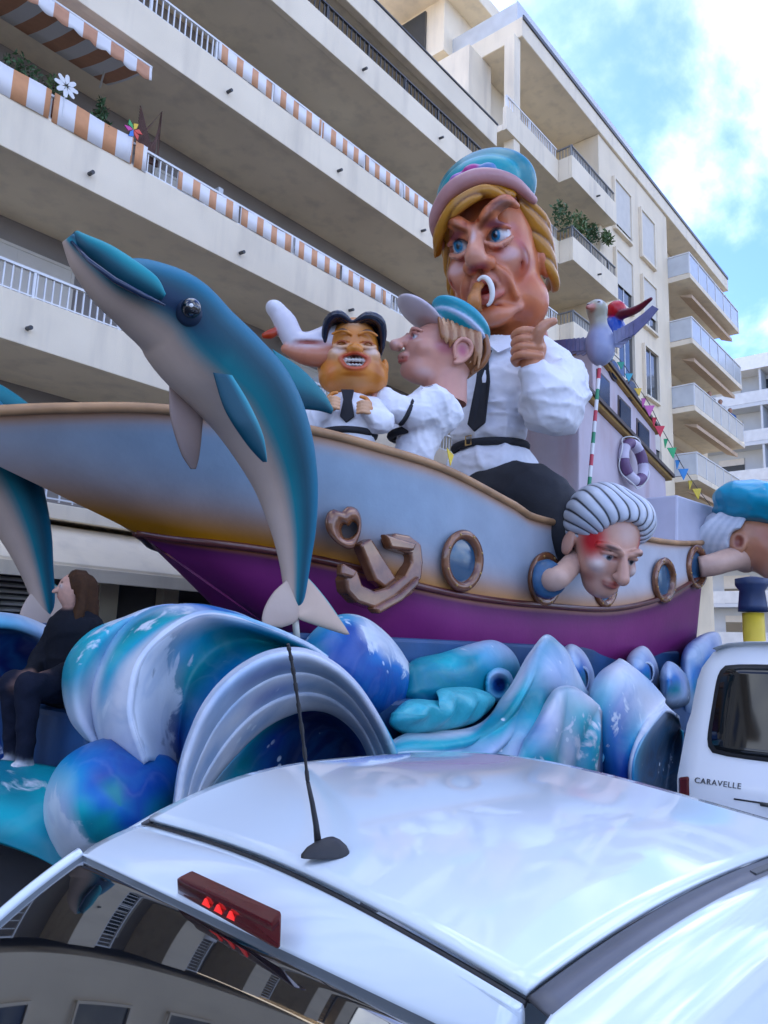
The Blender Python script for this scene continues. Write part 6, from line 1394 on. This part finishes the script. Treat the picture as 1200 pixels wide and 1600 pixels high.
# ---- gull on the striped pole, bright bird behind it
P8, U8 = unit(937, 528, 5.7)
gull = thing('gull_figure', 'grey papier mache gull with spread wings on the striped pole', 'bird', P8)
M8 = look(P8, -20, U8*1.12, 0, 0); gy, gd_ = (.30, .33, .46), (.10, .10, .22)
c = Clay((-.85, -.6, -.5), (.85, .5, .65), .0145)
c.ell((0, .02, -.1), (.20, .22, .30), gy, .06).cap((0, 0, .1), (-.01, -.04, .30), .12, .12, (.34, .33, .27), .06).ell((-.01, -.06, .40), (.145, .16, .14), (.34, .33, .25), .05)
c.cap((-.02, -.2, .38), (-.04, -.34, .33), .05, .03, (.45, .2, .16), .03)
for s in (-1, 1): eye(c, s*.08-.01, -.17, .44, .035, (.1, .06, .03))
c.build('body', M['skin'], gull, M8)
g8 = lambda p: xf(M8, p)
for s, tip, lift in ((-1, -.78, .02), (1, .70, .20)):
    for q in range(7):
        f = q/6; a = np.array((s*(.12+.06*q), .05, .02+lift*.2*f)); L = .34-.02*q
        b = np.array((s*(.30+abs(tip)*.62*f), .06, .05+lift*f-.10*(1-f))); e = a*.15+b*.85+np.array((0, 0, -.10*(1-.3*f)))
        P_ = [g8(a+np.array((0, -.012*q, .06))), g8(b+np.array((0, -.012*q, .05))), g8(b+np.array((s*.08, -.012*q, -.02))), g8(e+np.array((0, -.012*q, -.05))), g8(a+np.array((0, -.012*q, -.14)))]
        MB().prism(P_, np.array(M8.to_3x3() @ Vector((0, .02, 0)))).build('wing_feather', material('gull_feather', tuple(np.array(gy)*(1-f)*.8+np.array(gd_)*(f*.8+.2)), .5, .15, 6, .1, 20), gull, bev=.006)
P9, U9 = unit(962, 512, 6.0); pel = thing('parrot_figure', 'blue sculpted bird with red head and long dark bill behind the gull', 'bird', P9)
M9 = look(P9, 40, U9, 0, 0); c = Clay((-.6, -.8, -.5), (.6, .5, .6), .0165)
c.ell((0, .05, -.05), (.18, .2, .26), (.05, .10, .38), .05).ell((0, -.02, .28), (.15, .16, .15), (.50, .03, .04), .03).tube([(0, -.14, .16), (.05, -.42, .14), (.08, -.70, .20)], [.08, .06, .03], (.12, .015, .03), .03, 10).ell((-.22, .1, -.1), (.07, .14, .2), (.06, .14, .42), .03)
c.build('body', M['skin'], pel, M9)
pole = thing('striped_pole', 'thin red white and green striped pole carrying the gull', 'pole', at(918, 750, 5.75))
pa, pb = np.array(at(938, 560, 5.72)), np.array(at(917, 800, 5.75))
for q in range(14):
    s0, s1 = q/14, (q+1)/14; MB().tube([pa*(1-s0)+pb*s0, pa*(1-s1)+pb*s1], .035, 10, False).build('stripe', [M['white_metal'], material('pole_red', (.5, .05, .08), .5, .1, 5, 0), M['white_metal'], material('pole_green', (.03, .25, .12), .5, .1, 5, 0)][q % 4], pole, True)

# ---- bunting
bt = thing('bunting', 'string of coloured triangular pennants from the gull pole to the stern', 'bunting', at(1000, 640, 5.5))
path = [(938, 545), (955, 560), (970, 574), (983, 592), (997, 615), (1015, 642), (1031, 674), (1050, 708), (1068, 741), (1089, 772), (1110, 800)]
Yp = np.linspace(5.7, 5.3, len(path)); PP = [np.array(at(u, v-10, y)) for (u, v), y in zip(path, Yp)]
MB().tube(catmull(np.array(PP), 50), .008, 5).build('string', M['dark_metal'], bt, True)
fc = [(.02, .3, .12), (.03, .25, .45), (.02, .3, .2), (.05, .4, .5), (.65, .42, .04), (.55, .12, .35), (.60, .03, .06), (.02, .35, .12), (.03, .22, .5), (.7, .5, .04)]
for q in range(1, 10):
    p = PP[q]; s = .16+.05*(q/9)+.05*(q > 4); tw = rng.uniform(-.5, .5); a = np.array([math.cos(tw)*.75, -.6*math.cos(tw), .1])*s; n = np.array([0, .012, 0])
    fm = material('pennant_%d' % q, fc[q], .6, .1, 6, .05, 30)
    MB().prism([p-a*.5+[0, 0, -.02], p+a*.5+[0, 0, .0-.02], p+np.array([.02*tw, .06*tw, -s*1.05])], n).build('pennant', fm, bt)
    if q > 4:
        p2_ = (PP[q]*.62+PP[q-1]*.38)+np.array([0, .02, .0]); MB().prism([p2_-a*.25, p2_+a*.2, p2_+np.array([.0, .03, -s*.8])], n).build('pennant', fm, bt)
p = np.array(at(701, 712, 5.75)); fl1 = MB().prism([p+[-.04, 0, .10], p+[.12, 0, .03], p+[.05, .0, -.13]], (0, .012, 0)).build('pennant', bpy.data.materials['pennant_9']); setp(fl1, 'single yellow pennant on the gunwale below the profile figure', 'pennant')

# ---- post at the right edge and far people
post = thing('painted_post', 'yellow post with dark blue top behind the van at the right edge', 'post', (*at(1178, 1000, 3.9)[:2], 0))
p = at(1178, 985, 3.9); b0 = np.array([p[0], p[1], 0]); MB().tube([b0, b0+[0, 0, at(1178, 958, 3.9)[2]]], .19, 18).build('shaft', material('yellow_post_paint', (.62, .45, .03), .5, .1, 4, .05, 20), post, True)
zt = at(1178, 957, 3.9)[2]; MB().tube([b0+[0, 0, zt+.01], b0+[0, 0, zt+.12], b0+[0, 0, zt+.4], b0+[0, 0, zt+.5], b0+[0, 0, zt+.62], b0+[0, 0, zt+.66]], [.26, .25, .22, .29, .29, .1], 18).build('cap', material('navy_post_paint', (.012, .03, .09), .45, .2, 4, .05, 20), post, True)
def onlooker(label, x, y, z, top, hair, turn):
    t = thing('person', label, 'person', (x, y, z), 'people on the far balcony'); c = Clay((-.32, -.4, -.05), (.32, .3, 1.8), .035); sk_ = (.5, .32, .25)
    c.cap((-.1, 0, .05), (-.1, 0, .8), .08, .11, (.03, .04, .07), .04).cap((.1, 0, .05), (.1, 0, .8), .08, .11, (.03, .04, .07), .04).cap((0, 0, .9), (0, 0, 1.3), .17, .19, top, .06)
    for s in (-1, 1): c.cap((s*.2, 0, 1.33), (s*.24, -.12, 1.08), .065, .055, top, .03).cap((s*.24, -.12, 1.08), (s*.12, -.32, 1.12), .05, .04, sk_, .03)
    c.cap((0, 0, 1.4), (0, 0, 1.5), .06, .06, sk_, .02).ell((0, 0, 1.62), (.10, .12, .14), sk_, .02).ell((0, .04, 1.67), (.11, .12, .12), hair, .02)
    c.build('body', M['person'], t, look((x, y, z), turn, 1.0))
zb2 = 19.02-3.17*2+.25
onlooker('onlooker in dark top at the middle of the crowded far balcony', 37.2, 10.95, zb2, (.05, .05, .08), (.05, .03, .02), 5)
onlooker('onlooker in pale top on the crowded far balcony', 38.7, 10.9, zb2, (.5, .5, .5), (.1, .06, .03), -15)
onlooker('onlooker in blue top at the outer end of the far balcony', 40.4, 10.9, zb2, (.05, .12, .3), (.04, .03, .02), 10)
onlooker('onlooker standing on the top far balcony against the sky', 39.6, 10.9, 19.02+.25, (.2, .22, .25), (.05, .04, .03), 0)
